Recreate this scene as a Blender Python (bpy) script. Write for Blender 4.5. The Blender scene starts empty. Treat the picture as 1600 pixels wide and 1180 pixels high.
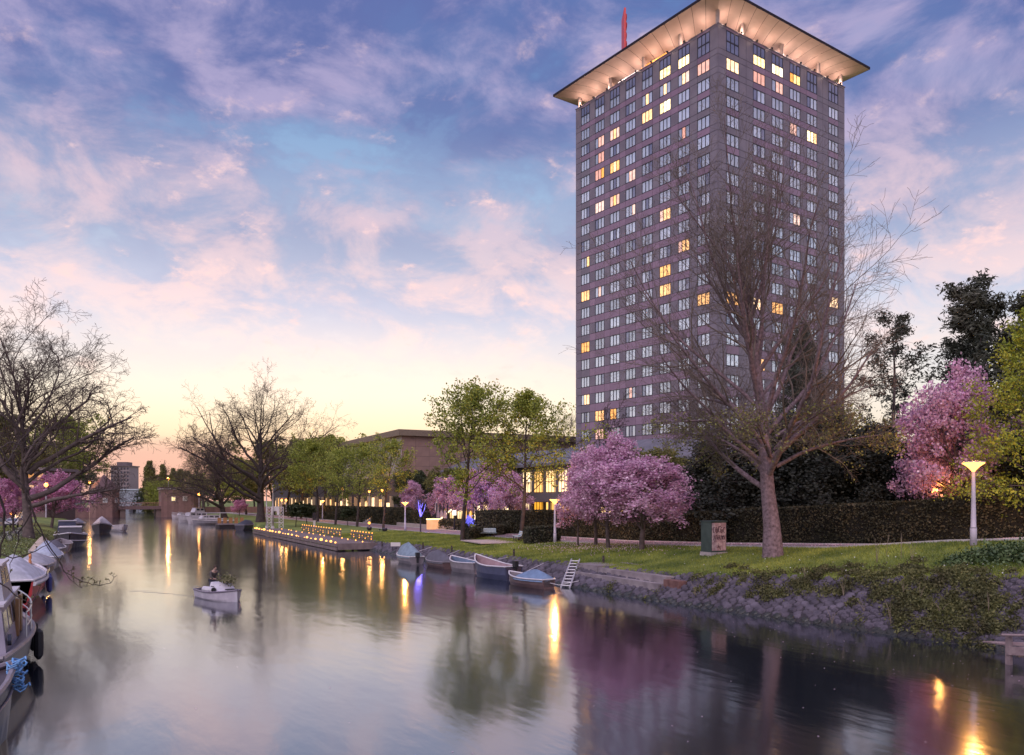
import bpy, bmesh, math, random
import numpy as np
from mathutils import Vector, Matrix
random.seed(7)
NR = np.random.default_rng(11)
S = bpy.context.scene
C = S.collection
PI = math.pi
R = math.radians

# ------------------------------------------------------------------ camera
EYE, F, CX, HZ = 5.6, 1266.0, 800.0, 781.0        # eye height over the water, focal length / horizon row in photo pixels
YAW = 27.3
SY, CY = math.sin(R(YAW)), math.cos(R(YAW))
cam = bpy.data.cameras.new('camera')
cam.sensor_width = 36.0
cam.lens = 36.0 * F / 1600.0
cam.shift_y = (HZ - 590.0) / 1600.0
cam.clip_start = 0.1
cam.clip_end = 9000
co = bpy.data.objects.new('camera', cam)
co.location = (0, 0, EYE)
co.rotation_euler = (R(90), 0, R(-YAW))
C.objects.link(co)
S.camera = co
S.view_settings.view_transform = 'Standard'
S.view_settings.look = 'None'
S.view_settings.exposure = 0.24
S.view_settings.gamma = 1.0
S.view_settings.use_curve_mapping = False
S.cycles.use_denoising = True
S.cycles.max_bounces = 6
S.cycles.diffuse_bounces = 3
S.cycles.glossy_bounces = 3
S.cycles.transmission_bounces = 3
S.cycles.transparent_max_bounces = 6
S.cycles.sample_clamp_indirect = 4.0
S.cycles.caustics_reflective = False
S.cycles.caustics_refractive = False

# ------------------------------------------------------------------ sky (dusk, clouds by direction)
SUN_AZ = (0.23, 0.973)                              # where the sun has just gone down
world = bpy.data.worlds.new('World')
S.world = world
world.use_nodes = True
nt = world.node_tree
nt.nodes.clear()
def wn(t, **kw):
    n = nt.nodes.new(t)
    for k, v in kw.items(): setattr(n, k, v)
    return n
def wl(a, b): nt.links.new(a, b)
def wmath(op, a, b=None, c=None, clamp=False):
    n = wn('ShaderNodeMath', operation=op, use_clamp=clamp)
    for i, x in enumerate((a, b, c)):
        if x is None: continue
        if isinstance(x, (int, float)): n.inputs[i].default_value = x
        else: wl(x, n.inputs[i])
    return n.outputs[0]
def wramp(fac, stops, interp='EASE'):
    n = wn('ShaderNodeValToRGB')
    n.color_ramp.interpolation = interp
    el = n.color_ramp.elements
    while len(el) < len(stops): el.new(0.5)
    for e, (p, c) in zip(el, stops):
        e.position = p
        e.color = (c, c, c, 1) if isinstance(c, (int, float)) else (*c, 1)
    wl(fac, n.inputs[0])
    return n.outputs[0]
def wmix(fac, a, b, mode='MIX'):
    n = wn('ShaderNodeMix', data_type='RGBA', blend_type=mode)
    for x, i in ((fac, 0), (a, 6), (b, 7)):
        if isinstance(x, (int, float)): n.inputs[i].default_value = x
        elif isinstance(x, tuple): n.inputs[i].default_value = (*x, 1)
        else: wl(x, n.inputs[i])
    return n.outputs[2]
def lin(r, g, b):
    f = lambda c: (c / 255 / 12.92) if c <= 10 else ((c / 255 + 0.055) / 1.055) ** 2.4
    return (f(r), f(g), f(b))
tc = wn('ShaderNodeTexCoord')
sep = wn('ShaderNodeSeparateXYZ')
wl(tc.outputs['Generated'], sep.inputs[0])
dx, dy, dz = sep.outputs
zc = wmath('MAXIMUM', dz, 0.0)
hl = wmath('SQRT', wmath('ADD', wmath('MULTIPLY', dx, dx), wmath('MULTIPLY', dy, dy)))
hl = wmath('MAXIMUM', hl, 0.001)
elev = wmath('ARCTAN2', zc, hl)                                     # radians
el1 = wmath('DIVIDE', elev, PI / 2)                                 # 0..1
az = wmath('DIVIDE', wmath('ADD', wmath('MULTIPLY', dx, SUN_AZ[0]), wmath('MULTIPLY', dy, SUN_AZ[1])), hl)
warm = wramp(wmath('MULTIPLY_ADD', az, 0.5, 0.5), [(0.0, 0.0), (0.55, 0.12), (0.86, 0.55), (1.0, 1.0)], 'LINEAR')
SUNSIDE = [(0.0, lin(214, 176, 160)), (0.03, lin(226, 190, 166)), (0.052, lin(240, 220, 188)), (0.08, lin(240, 228, 208)), (0.115, lin(234, 222, 218)),
           (0.15, lin(212, 212, 228)), (0.19, lin(170, 188, 210)), (0.235, lin(142, 168, 202)), (0.30, lin(108, 146, 190)), (0.36, lin(84, 126, 180)), (1.0, lin(74, 104, 158))]
FARSIDE = [(0.0, lin(200, 190, 205)), (0.05, lin(214, 208, 214)), (0.1, lin(206, 212, 222)), (0.15, lin(176, 200, 220)), (0.2, lin(146, 172, 206)),
           (0.3, lin(96, 138, 190)), (0.36, lin(74, 120, 180)), (1.0, lin(64, 98, 158))]
clear = wmix(warm, wramp(el1, FARSIDE, 'LINEAR'), wramp(el1, SUNSIDE, 'LINEAR'))
# the afterglow is brighter than the film can hold
glow = wmath('MULTIPLY', wmath('POWER', wmath('MAXIMUM', az, 0.0), 10.0), wramp(el1, [(0.0, 0.0), (0.045, 0.1), (0.075, 0.5), (0.15, 0.0)], 'EASE'))
clear = wmix(glow, clear, wmix(1.0, clear, (1.22, 1.2, 1.16), 'MULTIPLY'))
# cloud layer on a plane overhead
dn = wmath('ADD', zc, 0.42)
comb = wn('ShaderNodeCombineXYZ')
wl(wmath('DIVIDE', dx, dn), comb.inputs[0]); wl(wmath('DIVIDE', dy, dn), comb.inputs[1]); wl(wmath('MULTIPLY', zc, 1.1), comb.inputs[2])
def wnoise(scale, detail, rough, off, dist=0.0, stretch=None):
    mp = wn('ShaderNodeMapping'); wl(comb.outputs[0], mp.inputs[0])
    mp.inputs['Location'].default_value = off
    if stretch: mp.inputs['Scale'].default_value = stretch[0]; mp.inputs['Rotation'].default_value = (0, 0, stretch[1])
    n = wn('ShaderNodeTexNoise'); wl(mp.outputs[0], n.inputs['Vector'])
    n.inputs['Scale'].default_value = scale; n.inputs['Detail'].default_value = detail
    n.inputs['Roughness'].default_value = rough; n.inputs['Distortion'].default_value = dist
    return n.outputs['Fac']
big = wnoise(2.6, 5, 0.55, (8.3, 2.6, 0), 0.3)
mid = wnoise(6.0, 7, 0.6, (1.3, 7.7, 2), 0.3)
puff = wnoise(16.0, 8, 0.6, (5.2, 1.1, 4), 0.2)
cov = wmath('ADD', wmath('MULTIPLY_ADD', big, 0.6, wramp(el1, [(0.2, 0.0), (0.36, 0.04)], 'LINEAR')), wmath('ADD', wmath('MULTIPLY', mid, 0.3), wmath('MULTIPLY', puff, 0.12)))
high = wramp(el1, [(0.06, 0.0), (0.11, 0.36), (0.155, 0.85), (0.2, 1.0), (1.0, 1.0)], 'EASE')
dens = wmath('MULTIPLY', wramp(cov, [(0.37, 0.0), (0.43, 0.5), (0.49, 0.85), (0.57, 1.0)], 'EASE'), high)
c_low = wmix(wramp(mid, [(0.40, 0.0), (0.60, 1.0)], 'EASE'), lin(180, 186, 210), lin(243, 210, 205))
c_high = wmix(wramp(mid, [(0.40, 0.0), (0.64, 1.0)], 'EASE'), lin(88, 98, 154), lin(164, 152, 188))
ccol = wmix(wramp(el1, [(0.12, 0.0), (0.21, 0.5), (0.28, 1.0)], 'EASE'), c_low, c_high)
sky = wmix(wmath('MULTIPLY', dens, 0.88), clear, ccol)
# small pink-lit tufts
tuft = wmath('MULTIPLY', wramp(wmath('ADD', wmath('MULTIPLY', puff, 0.6), wmath('MULTIPLY', mid, 0.4)), [(0.545, 0.0), (0.66, 1.0)], 'EASE'),
             wramp(el1, [(0.07, 0.0), (0.11, 0.6), (0.2, 0.8), (0.29, 0.3)], 'EASE'))
sky = wmix(tuft, sky, lin(250, 210, 204))
# bank of haze cloud lying on the horizon under the glow
bank = wramp(wmath('ADD', el1, wmath('MULTIPLY', wmath('SUBTRACT', big, 0.5), 0.03)), [(0.036, 1.0), (0.044, 0.0)], 'EASE')
sky = wmix(wmath('MULTIPLY', bank, 0.75), sky, lin(208, 168, 160))
nish = wn('ShaderNodeTexSky', sky_type='NISHITA')
nish.sun_disc = False
nish.sun_elevation = R(1.0)
nish.sun_rotation = math.atan2(SUN_AZ[0], SUN_AZ[1])
nish.altitude = 0
bg1 = wn('ShaderNodeBackground'); wl(sky, bg1.inputs[0]); bg1.inputs[1].default_value = 1.02
bg2 = wn('ShaderNodeBackground'); wl(nish.outputs[0], bg2.inputs[0]); bg2.inputs[1].default_value = 0.012
addn = wn('ShaderNodeAddShader'); wl(bg1.outputs[0], addn.inputs[0]); wl(bg2.outputs[0], addn.inputs[1])
wo = wn('ShaderNodeOutputWorld'); wl(addn.outputs[0], wo.inputs[0])
world.cycles.sampling_method = 'MANUAL'
world.cycles.sample_map_resolution = 1024

# broad soft light of the pink evening sky overhead (no hard shadows at dusk)
sun = bpy.data.lights.new('sun', 'SUN')
sun.energy = 2.0
sun.angle = R(70)
sun.color = (1.0, 0.86, 0.93)
so = bpy.data.objects.new('sun', sun)
so.rotation_euler = (R(40), 0, R(-48))
C.objects.link(so)

# ------------------------------------------------------------------ materials
MATS = {}
def mat(name, col, rough=0.7, var=0.12, scale=4.0, bump=0.0, bscale=None, metal=0.0, col2=None, spec=0.5, island=0.0, emit=None, estr=0.0, trans=0.0, coord='Object', detail=6, lo=0.35, hi=0.65, coat=0.0, orand=0.0):
    if name in MATS: return MATS[name]
    m = bpy.data.materials.new(name); m.use_nodes = True; MATS[name] = m
    t = m.node_tree; b = t.nodes['Principled BSDF']
    L = t.links.new
    b.inputs['Roughness'].default_value = rough
    b.inputs['Metallic'].default_value = metal
    b.inputs['Specular IOR Level'].default_value = spec
    b.inputs['Coat Weight'].default_value = coat
    tcn = t.nodes.new('ShaderNodeTexCoord')
    n = t.nodes.new('ShaderNodeTexNoise'); L(tcn.outputs[coord], n.inputs['Vector'])
    n.inputs['Scale'].default_value = scale; n.inputs['Detail'].default_value = detail
    rp = t.nodes.new('ShaderNodeValToRGB')
    c2 = col2 or tuple(min(1, c * (1 + var)) for c in col)
    c1 = col if col2 else tuple(c * (1 - var) for c in col)
    rp.color_ramp.elements[0].position = lo; rp.color_ramp.elements[0].color = (*c1, 1)
    rp.color_ramp.elements[1].position = hi; rp.color_ramp.elements[1].color = (*c2, 1)
    L(n.outputs['Fac'], rp.inputs[0])
    out = rp.outputs[0]
    if island:
        g = t.nodes.new('ShaderNodeNewGeometry')
        hs = t.nodes.new('ShaderNodeHueSaturation')
        mr = t.nodes.new('ShaderNodeMapRange'); L(g.outputs['Random Per Island'], mr.inputs[0])
        mr.inputs[3].default_value = 1 - island; mr.inputs[4].default_value = 1 + island
        L(mr.outputs[0], hs.inputs['Value'])
        mr2 = t.nodes.new('ShaderNodeMapRange'); L(g.outputs['Random Per Island'], mr2.inputs[0])
        mr2.inputs[3].default_value = 0.5 + island * 0.05; mr2.inputs[4].default_value = 0.5 - island * 0.05
        L(mr2.outputs[0], hs.inputs['Hue'])
        L(out, hs.inputs['Color']); out = hs.outputs[0]
    if orand:
        oi = t.nodes.new('ShaderNodeObjectInfo'); h2 = t.nodes.new('ShaderNodeHueSaturation'); m3 = t.nodes.new('ShaderNodeMapRange')
        L(oi.outputs['Random'], m3.inputs[0]); m3.inputs[3].default_value = 1-orand; m3.inputs[4].default_value = 1+orand*.5; L(m3.outputs[0], h2.inputs['Value']); L(out, h2.inputs['Color']); out = h2.outputs[0]
    L(out, b.inputs['Base Color'])
    if bump:
        n2 = t.nodes.new('ShaderNodeTexNoise'); L(tcn.outputs[coord], n2.inputs['Vector'])
        n2.inputs['Scale'].default_value = bscale or scale * 3; n2.inputs['Detail'].default_value = 8
        bp = t.nodes.new('ShaderNodeBump'); bp.inputs['Strength'].default_value = bump; bp.inputs['Distance'].default_value = 0.05
        L(n2.outputs['Fac'], bp.inputs['Height']); L(bp.outputs[0], b.inputs['Normal'])
    if emit:
        b.inputs['Emission Color'].default_value = (*emit, 1)
        b.inputs['Emission Strength'].default_value = estr
    if trans:
        tr = t.nodes.new('ShaderNodeBsdfTranslucent'); L(out, tr.inputs[0])
        mx = t.nodes.new('ShaderNodeMixShader'); mx.inputs[0].default_value = trans
        L(b.outputs[0], mx.inputs[1]); L(tr.outputs[0], mx.inputs[2])
        L(mx.outputs[0], t.nodes['Material Output'].inputs[0])
    return m
def glowmat(name, col, strength, noise=0.0, nscale=6, sampling='AUTO'):
    if name in MATS: return MATS[name]
    m = bpy.data.materials.new(name); m.use_nodes = True; MATS[name] = m
    t = m.node_tree; b = t.nodes['Principled BSDF']
    b.inputs['Base Color'].default_value = (*[min(1, c * .7) for c in col], 1)
    b.inputs['Emission Color'].default_value = (*col, 1)
    b.inputs['Emission Strength'].default_value = strength
    if noise:
        tcn = t.nodes.new('ShaderNodeTexCoord')
        oi = t.nodes.new('ShaderNodeObjectInfo'); vm = t.nodes.new('ShaderNodeVectorMath'); vm.operation = 'MULTIPLY_ADD'
        vm.inputs[1].default_value = (37, 61, 83); t.links.new(oi.outputs['Random'], vm.inputs[0]); t.links.new(tcn.outputs['Object'], vm.inputs[2])
        n = t.nodes.new('ShaderNodeTexNoise'); t.links.new(vm.outputs[0], n.inputs['Vector'])
        n.inputs['Scale'].default_value = nscale; n.inputs['Detail'].default_value = 3
        mr = t.nodes.new('ShaderNodeMapRange'); t.links.new(n.outputs['Fac'], mr.inputs[0])
        mr.inputs[1].default_value = 0.3; mr.inputs[2].default_value = 0.7
        mr.inputs[3].default_value = strength * (1 - noise); mr.inputs[4].default_value = strength * (1 + noise)
        hs = t.nodes.new('ShaderNodeHueSaturation'); hs.inputs['Color'].default_value = (*col, 1)
        for o_, (lo_, hi_) in (('Hue', (0.488, 0.508)), ('Saturation', (1.1, 0.62)), ('Value', (0.7, 1.2))):
            mq = t.nodes.new('ShaderNodeMapRange'); t.links.new(oi.outputs['Random'], mq.inputs[0]); mq.inputs[3].default_value = lo_; mq.inputs[4].default_value = hi_; t.links.new(mq.outputs[0], hs.inputs[o_])
        t.links.new(hs.outputs[0], b.inputs['Emission Color'])
        t.links.new(mr.outputs[0], b.inputs['Emission Strength'])
    m.cycles.emission_sampling = sampling
    return m

# ------------------------------------------------------------------ mesh helpers
class MB:
    def __init__(s): s.v = []; s.f = []; s.m = []; s.mi = 0
    def add(s, vs, fs):
        o = len(s.v); s.v += [tuple(p) for p in vs]
        for f in fs: s.f.append(tuple(i + o for i in f)); s.m.append(s.mi)
        return s
    def box(s, x0, y0, z0, x1, y1, z1):
        return s.add([(x0,y0,z0),(x1,y0,z0),(x1,y1,z0),(x0,y1,z0),(x0,y0,z1),(x1,y0,z1),(x1,y1,z1),(x0,y1,z1)],
                     [(0,3,2,1),(4,5,6,7),(0,1,5,4),(1,2,6,5),(2,3,7,6),(3,0,4,7)])
    def bbox(s, c, d, rz=0.0):
        cx, cy, cz = c; hx, hy, hz = d[0]/2, d[1]/2, d[2]/2
        k, q = math.cos(rz), math.sin(rz)
        vs = [(cx + x*k - y*q, cy + x*q + y*k, cz + z) for z in (-hz, hz) for x, y in ((-hx,-hy),(hx,-hy),(hx,hy),(-hx,hy))]
        return s.add(vs, [(0,3,2,1),(4,5,6,7),(0,1,5,4),(1,2,6,5),(2,3,7,6),(3,0,4,7)])
    def tube(s, pts, r, k=8, cap=True):
        pts = [Vector(p) for p in pts]; n = len(pts)
        rs = list(r) if isinstance(r, (list, tuple)) else [r] * n
        o = len(s.v); fs = []
        for i, p in enumerate(pts):
            t = (pts[min(i+1, n-1)] - pts[max(i-1, 0)]).normalized()
            a = Vector((0,0,1)) if abs(t.z) < 0.9 else Vector((1,0,0))
            u = t.cross(a).normalized(); w = t.cross(u)
            for j in range(k):
                an = 2*PI*j/k
                s.v.append(tuple(p + (u*math.cos(an) + w*math.sin(an)) * rs[i]))
        for i in range(n-1):
            for j in range(k):
                fs.append((o+i*k+j, o+i*k+(j+1)%k, o+(i+1)*k+(j+1)%k, o+(i+1)*k+j))
        if cap: fs.append(tuple(o+j for j in range(k))); fs.append(tuple(o+(n-1)*k+j for j in reversed(range(k))))
        s.f += fs; s.m += [s.mi]*len(fs)
        return s
    def lathe(s, prof, k=12, c=(0,0,0)):
        o = len(s.v)
        for r, z in prof:
            for j in range(k):
                a = 2*PI*j/k; s.v.append((c[0]+r*math.cos(a), c[1]+r*math.sin(a), c[2]+z))
        for i in range(len(prof)-1):
            for j in range(k):
                s.f.append((o+i*k+j, o+i*k+(j+1)%k, o+(i+1)*k+(j+1)%k, o+(i+1)*k+j)); s.m.append(s.mi)
        s.f.append(tuple(o+j for j in reversed(range(k)))); s.m.append(s.mi)
        s.f.append(tuple(o+(len(prof)-1)*k+j for j in range(k))); s.m.append(s.mi)
        return s
    def prism(s, poly, z0, z1):
        n = len(poly)
        return s.add([(x,y,z0) for x,y in poly] + [(x,y,z1) for x,y in poly],
                     [tuple(reversed(range(n))), tuple(range(n,2*n))] + [(i,(i+1)%n,(i+1)%n+n,i+n) for i in range(n)])
    def mesh(s, name, mats):
        me = bpy.data.meshes.new(name); me.from_pydata(s.v, [], s.f)
        for m in (mats if isinstance(mats, (list, tuple)) else [mats]): me.materials.append(m)
        if any(s.m): me.polygons.foreach_set('material_index', s.m)
        me.update(); return me
def np_mesh(name, V, Q, m, smooth=False):
    me = bpy.data.meshes.new(name)
    V = np.asarray(V, np.float32); Q = np.asarray(Q, np.int32)
    me.vertices.add(len(V)); me.vertices.foreach_set('co', V.ravel())
    k = Q.shape[1]
    me.loops.add(Q.size); me.loops.foreach_set('vertex_index', Q.ravel())
    me.polygons.add(len(Q)); me.polygons.foreach_set('loop_start', np.arange(0, Q.size, k, dtype=np.int32))
    if smooth: me.polygons.foreach_set('use_smooth', np.ones(len(Q), bool))
    for x in (m if isinstance(m, (list, tuple)) else [m]): me.materials.append(x)
    me.update(calc_edges=True); me.validate(); return me
def smooth(me, on=True):
    me.polygons.foreach_set('use_smooth', [on]*len(me.polygons)); return me
def link(name, me, parent=None, loc=(0,0,0), rz=0.0, rot=None, sc=None):
    o = bpy.data.objects.new(name, me); C.objects.link(o)
    o.location = loc; o.rotation_euler = rot if rot else (0,0,rz)
    if sc: o.scale = sc if isinstance(sc, (tuple, list)) else (sc, sc, sc)
    if parent: o.parent = parent
    return o
def part(name, mb, m, parent, **kw): return link(name, mb.mesh(name, m), parent, **kw)
def tag(o, label=None, cat=None, group=None, kind=None):
    if label: o['label'] = label
    if cat: o['category'] = cat
    if group: o['group'] = group
    if kind: o['kind'] = kind
    return o
def thing(name, label, cat, loc=(0,0,0), rz=0.0, group=None, sc=None):
    return tag(link(name, None, None, loc, rz, None, sc), label, cat, group)
def copy_thing(o, label, loc, rz=0.0, sc=None, group=None):
    r = o.copy(); C.objects.link(r); r.location = loc; r.rotation_euler = (0,0,rz)
    if sc: r.scale = sc if isinstance(sc, (tuple, list)) else (sc, sc, sc)
    r['label'] = label
    if group: r['group'] = group
    for ch in o.children:
        c = ch.copy(); C.objects.link(c); c.parent = r
        for g in ch.children:
            d = g.copy(); C.objects.link(d); d.parent = c
    return r

# ------------------------------------------------------------------ where a photo pixel lies in the place
# world: X across the canal (right bank positive), Y along the canal away from the camera, water at z = 0
def at_depth(px, d):
    X = (px - CX) / F * d
    return (CY*X + SY*d, -SY*X + CY*d)
def at(px, py, z=0.0):
    d = (EYE - z) * F / (py - HZ)
    x, y = at_depth(px, d); return (x, y, z)
def on_t(px, t):                                    # point of the pixel column that lies at distance t across the canal
    r = (px - CX) / F; d = t / (CY*r + SY)
    x, y = at_depth(px, d); return (x, y), d
def depth(x, y): return SY*x + CY*y
def interp(x, tab):
    if x <= tab[0][0]: return tab[0][1]
    for (a, p), (b, q) in zip(tab, tab[1:]):
        if x <= b: return p + (q-p)*(x-a)/(b-a)
    return tab[-1][1]
ZR = [(-10,5.0),(0,4.8),(15,4.2),(27,3.43),(34.5,2.7),(50,2.05),(64,1.62),(76,1.52),(94,1.26),(115,1.15),(900,1.15)]
ZB = [(-10,3.6),(8,3.2),(20,2.55),(27,1.95),(37,1.38),(60,1.05),(90,.88),(900,.85)]
TW = [(-10,33),(10,31),(21,29.5),(27.6,28.5),(35,27.5),(45,27.1),(900,27.1)]
T_ROAD0, T_ROAD1 = 39.5, 45.5
def bank(s): zb = interp(s, ZB); tw = interp(s, TW); return tw, zb, tw + zb/0.62
def gz(t, s):
    if t < 11:
        return interp(-t, [(4.9,-.3),(5.2,0.1),(6.6,.75),(9,1.1),(13,1.4),(5000,1.4)])
    tw, zb, tb = bank(s); zr = interp(s, ZR)
    if t >= T_ROAD0: return zr
    if t >= tb:
        f = (t-tb)/(T_ROAD0-tb); f = f*f*(3-2*f)*0.5 + f*0.5
        return zb + (zr-zb)*f
    return zb*(t-tw)/(tb-tw)
def gnd(px, py):
    lo, hi = 5.0, 900.0
    def h(d):
        x, y = at_depth(px, d); return EYE - (py-HZ)/F*d - gz(x, y)
    d = 10.0
    while d < 900 and h(d) > 0: d += 0.5
    lo, hi = d-0.5, d
    for _ in range(20):
        m = (lo+hi)/2
        if h(m) > 0: lo = m
        else: hi = m
    x, y = at_depth(px, hi); return (x, y, gz(x, y)), hi
# ------------------------------------------------------------------ the setting: water, banks, street
def strip(name, svals, cols, m, kind='structure', uneven=0.0):
    """sheet over rows s and columns (t, z) given by cols(s)"""
    V = []; Q = []
    n = len(cols(svals[0]))
    for s in svals:
        for t, z in cols(s):
            V.append((t, s, z + (NR.normal(0, uneven) if uneven else 0)))
    for i in range(len(svals)-1):
        for j in range(n-1):
            a = i*n + j; Q.append((a, a+1, a+n+1, a+n))
    return tag(link(name, smooth(np_mesh(name, V, Q, m))), kind=kind)

wm = bpy.data.materials.new('water'); wm.use_nodes = True
wt = wm.node_tree; wb = wt.nodes['Principled BSDF']
wb.inputs['Base Color'].default_value = (0.010, 0.014, 0.024, 1)
wb.inputs['Roughness'].default_value = 0.11
wb.inputs['IOR'].default_value = 1.75
wtc = wt.nodes.new('ShaderNodeTexCoord')
def wnz(scale, rot, strength, dist, prev, sy=0.35):
    mp = wt.nodes.new('ShaderNodeMapping'); wt.links.new(wtc.outputs['Object'], mp.inputs[0])
    mp.inputs['Rotation'].default_value = (0, 0, rot); mp.inputs['Scale'].default_value = (1, sy, 1)
    n = wt.nodes.new('ShaderNodeTexNoise'); wt.links.new(mp.outputs[0], n.inputs['Vector'])
    n.inputs['Scale'].default_value = scale; n.inputs['Detail'].default_value = 3; n.inputs['Roughness'].default_value = 0.5
    bp = wt.nodes.new('ShaderNodeBump'); bp.inputs['Strength'].default_value = strength; bp.inputs['Distance'].default_value = dist
    wt.links.new(n.outputs['Fac'], bp.inputs['Height'])
    if prev: wt.links.new(prev.outputs[0], bp.inputs['Normal'])
    return bp
b1 = wnz(0.35, 0.9, 0.25, 0.10, None)
b2 = wnz(2.4, 1.2, 0.25, 0.02, b1)
wt.links.new(b2.outputs[0], wb.inputs['Normal'])
wg = wt.nodes.new('ShaderNodeBsdfGlossy'); wg.inputs['Color'].default_value = (.86,.90,.95,1); wg.inputs['Roughness'].default_value = 0.10; wt.links.new(b2.outputs[0], wg.inputs['Normal'])
wx = wt.nodes.new('ShaderNodeMixShader'); wx.inputs[0].default_value = 0.36
wt.links.new(wb.outputs[0], wx.inputs[1]); wt.links.new(wg.outputs[0], wx.inputs[2]); wt.links.new(wx.outputs[0], wt.nodes['Material Output'].inputs[0])
water = tag(link('water', np_mesh('water', [(-7,-120,0),(36,-120,0),(36,1500,0),(-7,1500,0)], [(0,1,2,3)], wm)), kind='structure')

grass_m = mat('grass', (0.085,0.12,0.025), 0.9, scale=0.4, col2=(0.22,0.26,0.055), bump=0.6, bscale=14)
earth_m = mat('earth', (0.07,0.065,0.05), 0.95, scale=0.6, col2=(0.12,0.11,0.08), bump=0.5, bscale=6)
SV = list(np.arange(-60, 140, 1.5)) + list(range(140, 420, 12)) + [450, 600, 900, 3000]
def cols_r(s):
    tw, zb, tb = bank(s)
    out = [(tw-1.6, -1.1), (tw, -0.35)] + [(tw+(tb-tw)*f, zb*f-0.32) for f in (0.35, 0.7, 0.93)]
    out += [(tb+(T_ROAD0-tb)*f, gz(tb+(T_ROAD0-tb)*f+1e-6, s)) for f in (0.0, .1, .2, .35, .5, .65, .8, .92, 1.0)]
    zr = interp(s, ZR)
    return out + [(46, zr), (55, zr), (80, zr), (200, zr), (3000, zr)]
strip('lawn', SV, cols_r, grass_m, uneven=0.0)
def cols_l(s):
    return [(-4.2,-0.9),(-5.0,-.3),(-5.2,.1),(-6.6,.75),(-9,1.1),(-13,1.4),(-40,1.4),(-3000,1.4)]
strip('grass_bank', SV, cols_l, grass_m)
strip('far_ground', [400, 401, 3000], lambda s: [(-8,-.7),(12,-.7),(40,-.7)], earth_m)

# street of purple-brown clinker bricks: courses and joints are finer than a pixel here
def brick_mat(name, c1, c2, mortar, scale, bw=0.22, rh=0.075, rough=0.75):
    m = bpy.data.materials.new(name); m.use_nodes = True
    t = m.node_tree; b = t.nodes['Principled BSDF']; L = t.links.new
    tcn = t.nodes.new('ShaderNodeTexCoord')
    br = t.nodes.new('ShaderNodeTexBrick'); L(tcn.outputs['Object'], br.inputs['Vector'])
    br.inputs['Scale'].default_value = scale; br.inputs['Brick Width'].default_value = bw; br.inputs['Row Height'].default_value = rh
    br.inputs['Mortar Size'].default_value = 0.006
    br.inputs['Color1'].default_value = (*c1,1); br.inputs['Color2'].default_value = (*c2,1); br.inputs['Mortar'].default_value = (*mortar,1)
    n = t.nodes.new('ShaderNodeTexNoise'); L(tcn.outputs['Object'], n.inputs['Vector']); n.inputs['Scale'].default_value = 0.7; n.inputs['Detail'].default_value = 6
    mx = t.nodes.new('ShaderNodeMix'); mx.data_type = 'RGBA'; mx.blend_type = 'MULTIPLY'; mx.inputs[0].default_value = 0.5
    rp = t.nodes.new('ShaderNodeValToRGB'); rp.color_ramp.elements[0].position = .3; rp.color_ramp.elements[0].color = (.55,.55,.55,1); rp.color_ramp.elements[1].position = .7
    L(n.outputs['Fac'], rp.inputs[0]); L(br.outputs[0], mx.inputs[6]); L(rp.outputs[0], mx.inputs[7]); L(mx.outputs[2], b.inputs['Base Color'])
    b.inputs['Roughness'].default_value = rough
    return m
clinker_m = brick_mat('clinker', (0.30,0.20,0.21), (0.38,0.25,0.25), (0.24,0.19,0.19), 1.0)
def road_z(s): return interp(s, ZR)
strip('street', SV, lambda s: [(T_ROAD0, road_z(s)+.012), (41, road_z(s)+.03), (43, road_z(s)+.035), (T_ROAD1, road_z(s)+.012)], clinker_m)
kerb_m = mat('kerb_stone', (0.34,0.31,0.31), 0.8, scale=2.0, col2=(0.42,0.39,0.38))
def kerb(t0, t1, name):
    strip(name, SV, lambda s: [(t0, road_z(s)-.05), (t0, road_z(s)+.10), (t1, road_z(s)+.10), (t1, road_z(s)-.05)], kerb_m)
kerb(T_ROAD0-.14, T_ROAD0, 'kerb')
kerb(T_ROAD1, T_ROAD1+.12, 'kerb')
road_m = mat('asphalt', (0.055,0.052,0.055), 0.85, scale=3, col2=(0.075,0.07,0.07))
strip('road', SV, lambda s: [(-20, 1.41), (-13.2, 1.41)], road_m)

# ------------------------------------------------------------------ the hotel tower
ca, sa = at_depth(1122, 126.6)
TZ = 1.2
TROT = math.atan2(0.140, 0.9895)
LEFT_L, RIGHT_L = 34.7, 34.3
tower = thing('hotel_tower', 'tall grey and mauve hotel tower with a lit flared roof', 'hotel', (ca, sa, TZ), TROT)
grey_m = mat('tower_grey', (0.155,0.132,0.17), 0.45, scale=0.35, col2=(0.215,0.185,0.225), detail=10)
mauve_m = mat('tower_mauve', (0.225,0.145,0.215), 0.35, scale=0.4, col2=(0.27,0.175,0.25), spec=0.6, orand=.2)
joint_m = mat('joint', (0.06,0.055,0.07), 0.8)
frame_m = mat('window_frame', (0.025,0.022,0.035), 0.4)
glass_m = mat('pale_pane', (0.66,0.73,0.82), 0.16, scale=1.1, col2=(0.80,0.85,0.92), metal=0.45, spec=0.8, orand=.3)
dark_pane_m = mat('dark_pane', (0.26,0.27,0.36), 0.10, scale=0.8, col2=(0.34,0.35,0.44), metal=0.5, spec=0.8)
lit_m = glowmat('lit_pane', (1.0,0.50,0.14), 1.25, 0.35, 2.2, 'NONE')
bright_m = glowmat('bright_pane', (1.0,0.72,0.28), 2.1, 0.45, 2.6, 'NONE')
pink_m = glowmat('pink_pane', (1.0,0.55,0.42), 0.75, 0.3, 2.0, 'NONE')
def lpar(px): r = (px-CX)/F; return (32.2-126.6*r)/(0.579+0.815*r)
def rpar(px): r = (px-CX)/F; return (126.6*r-32.2)/(0.815-0.579*r)
LCOL = [(908,921.2),(929.8,944.2),(953,968.2),(977.5,993),(1003,1019.5),(1030.5,1048),(1059.5,1077.5),(1089.5,1109)]
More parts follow.
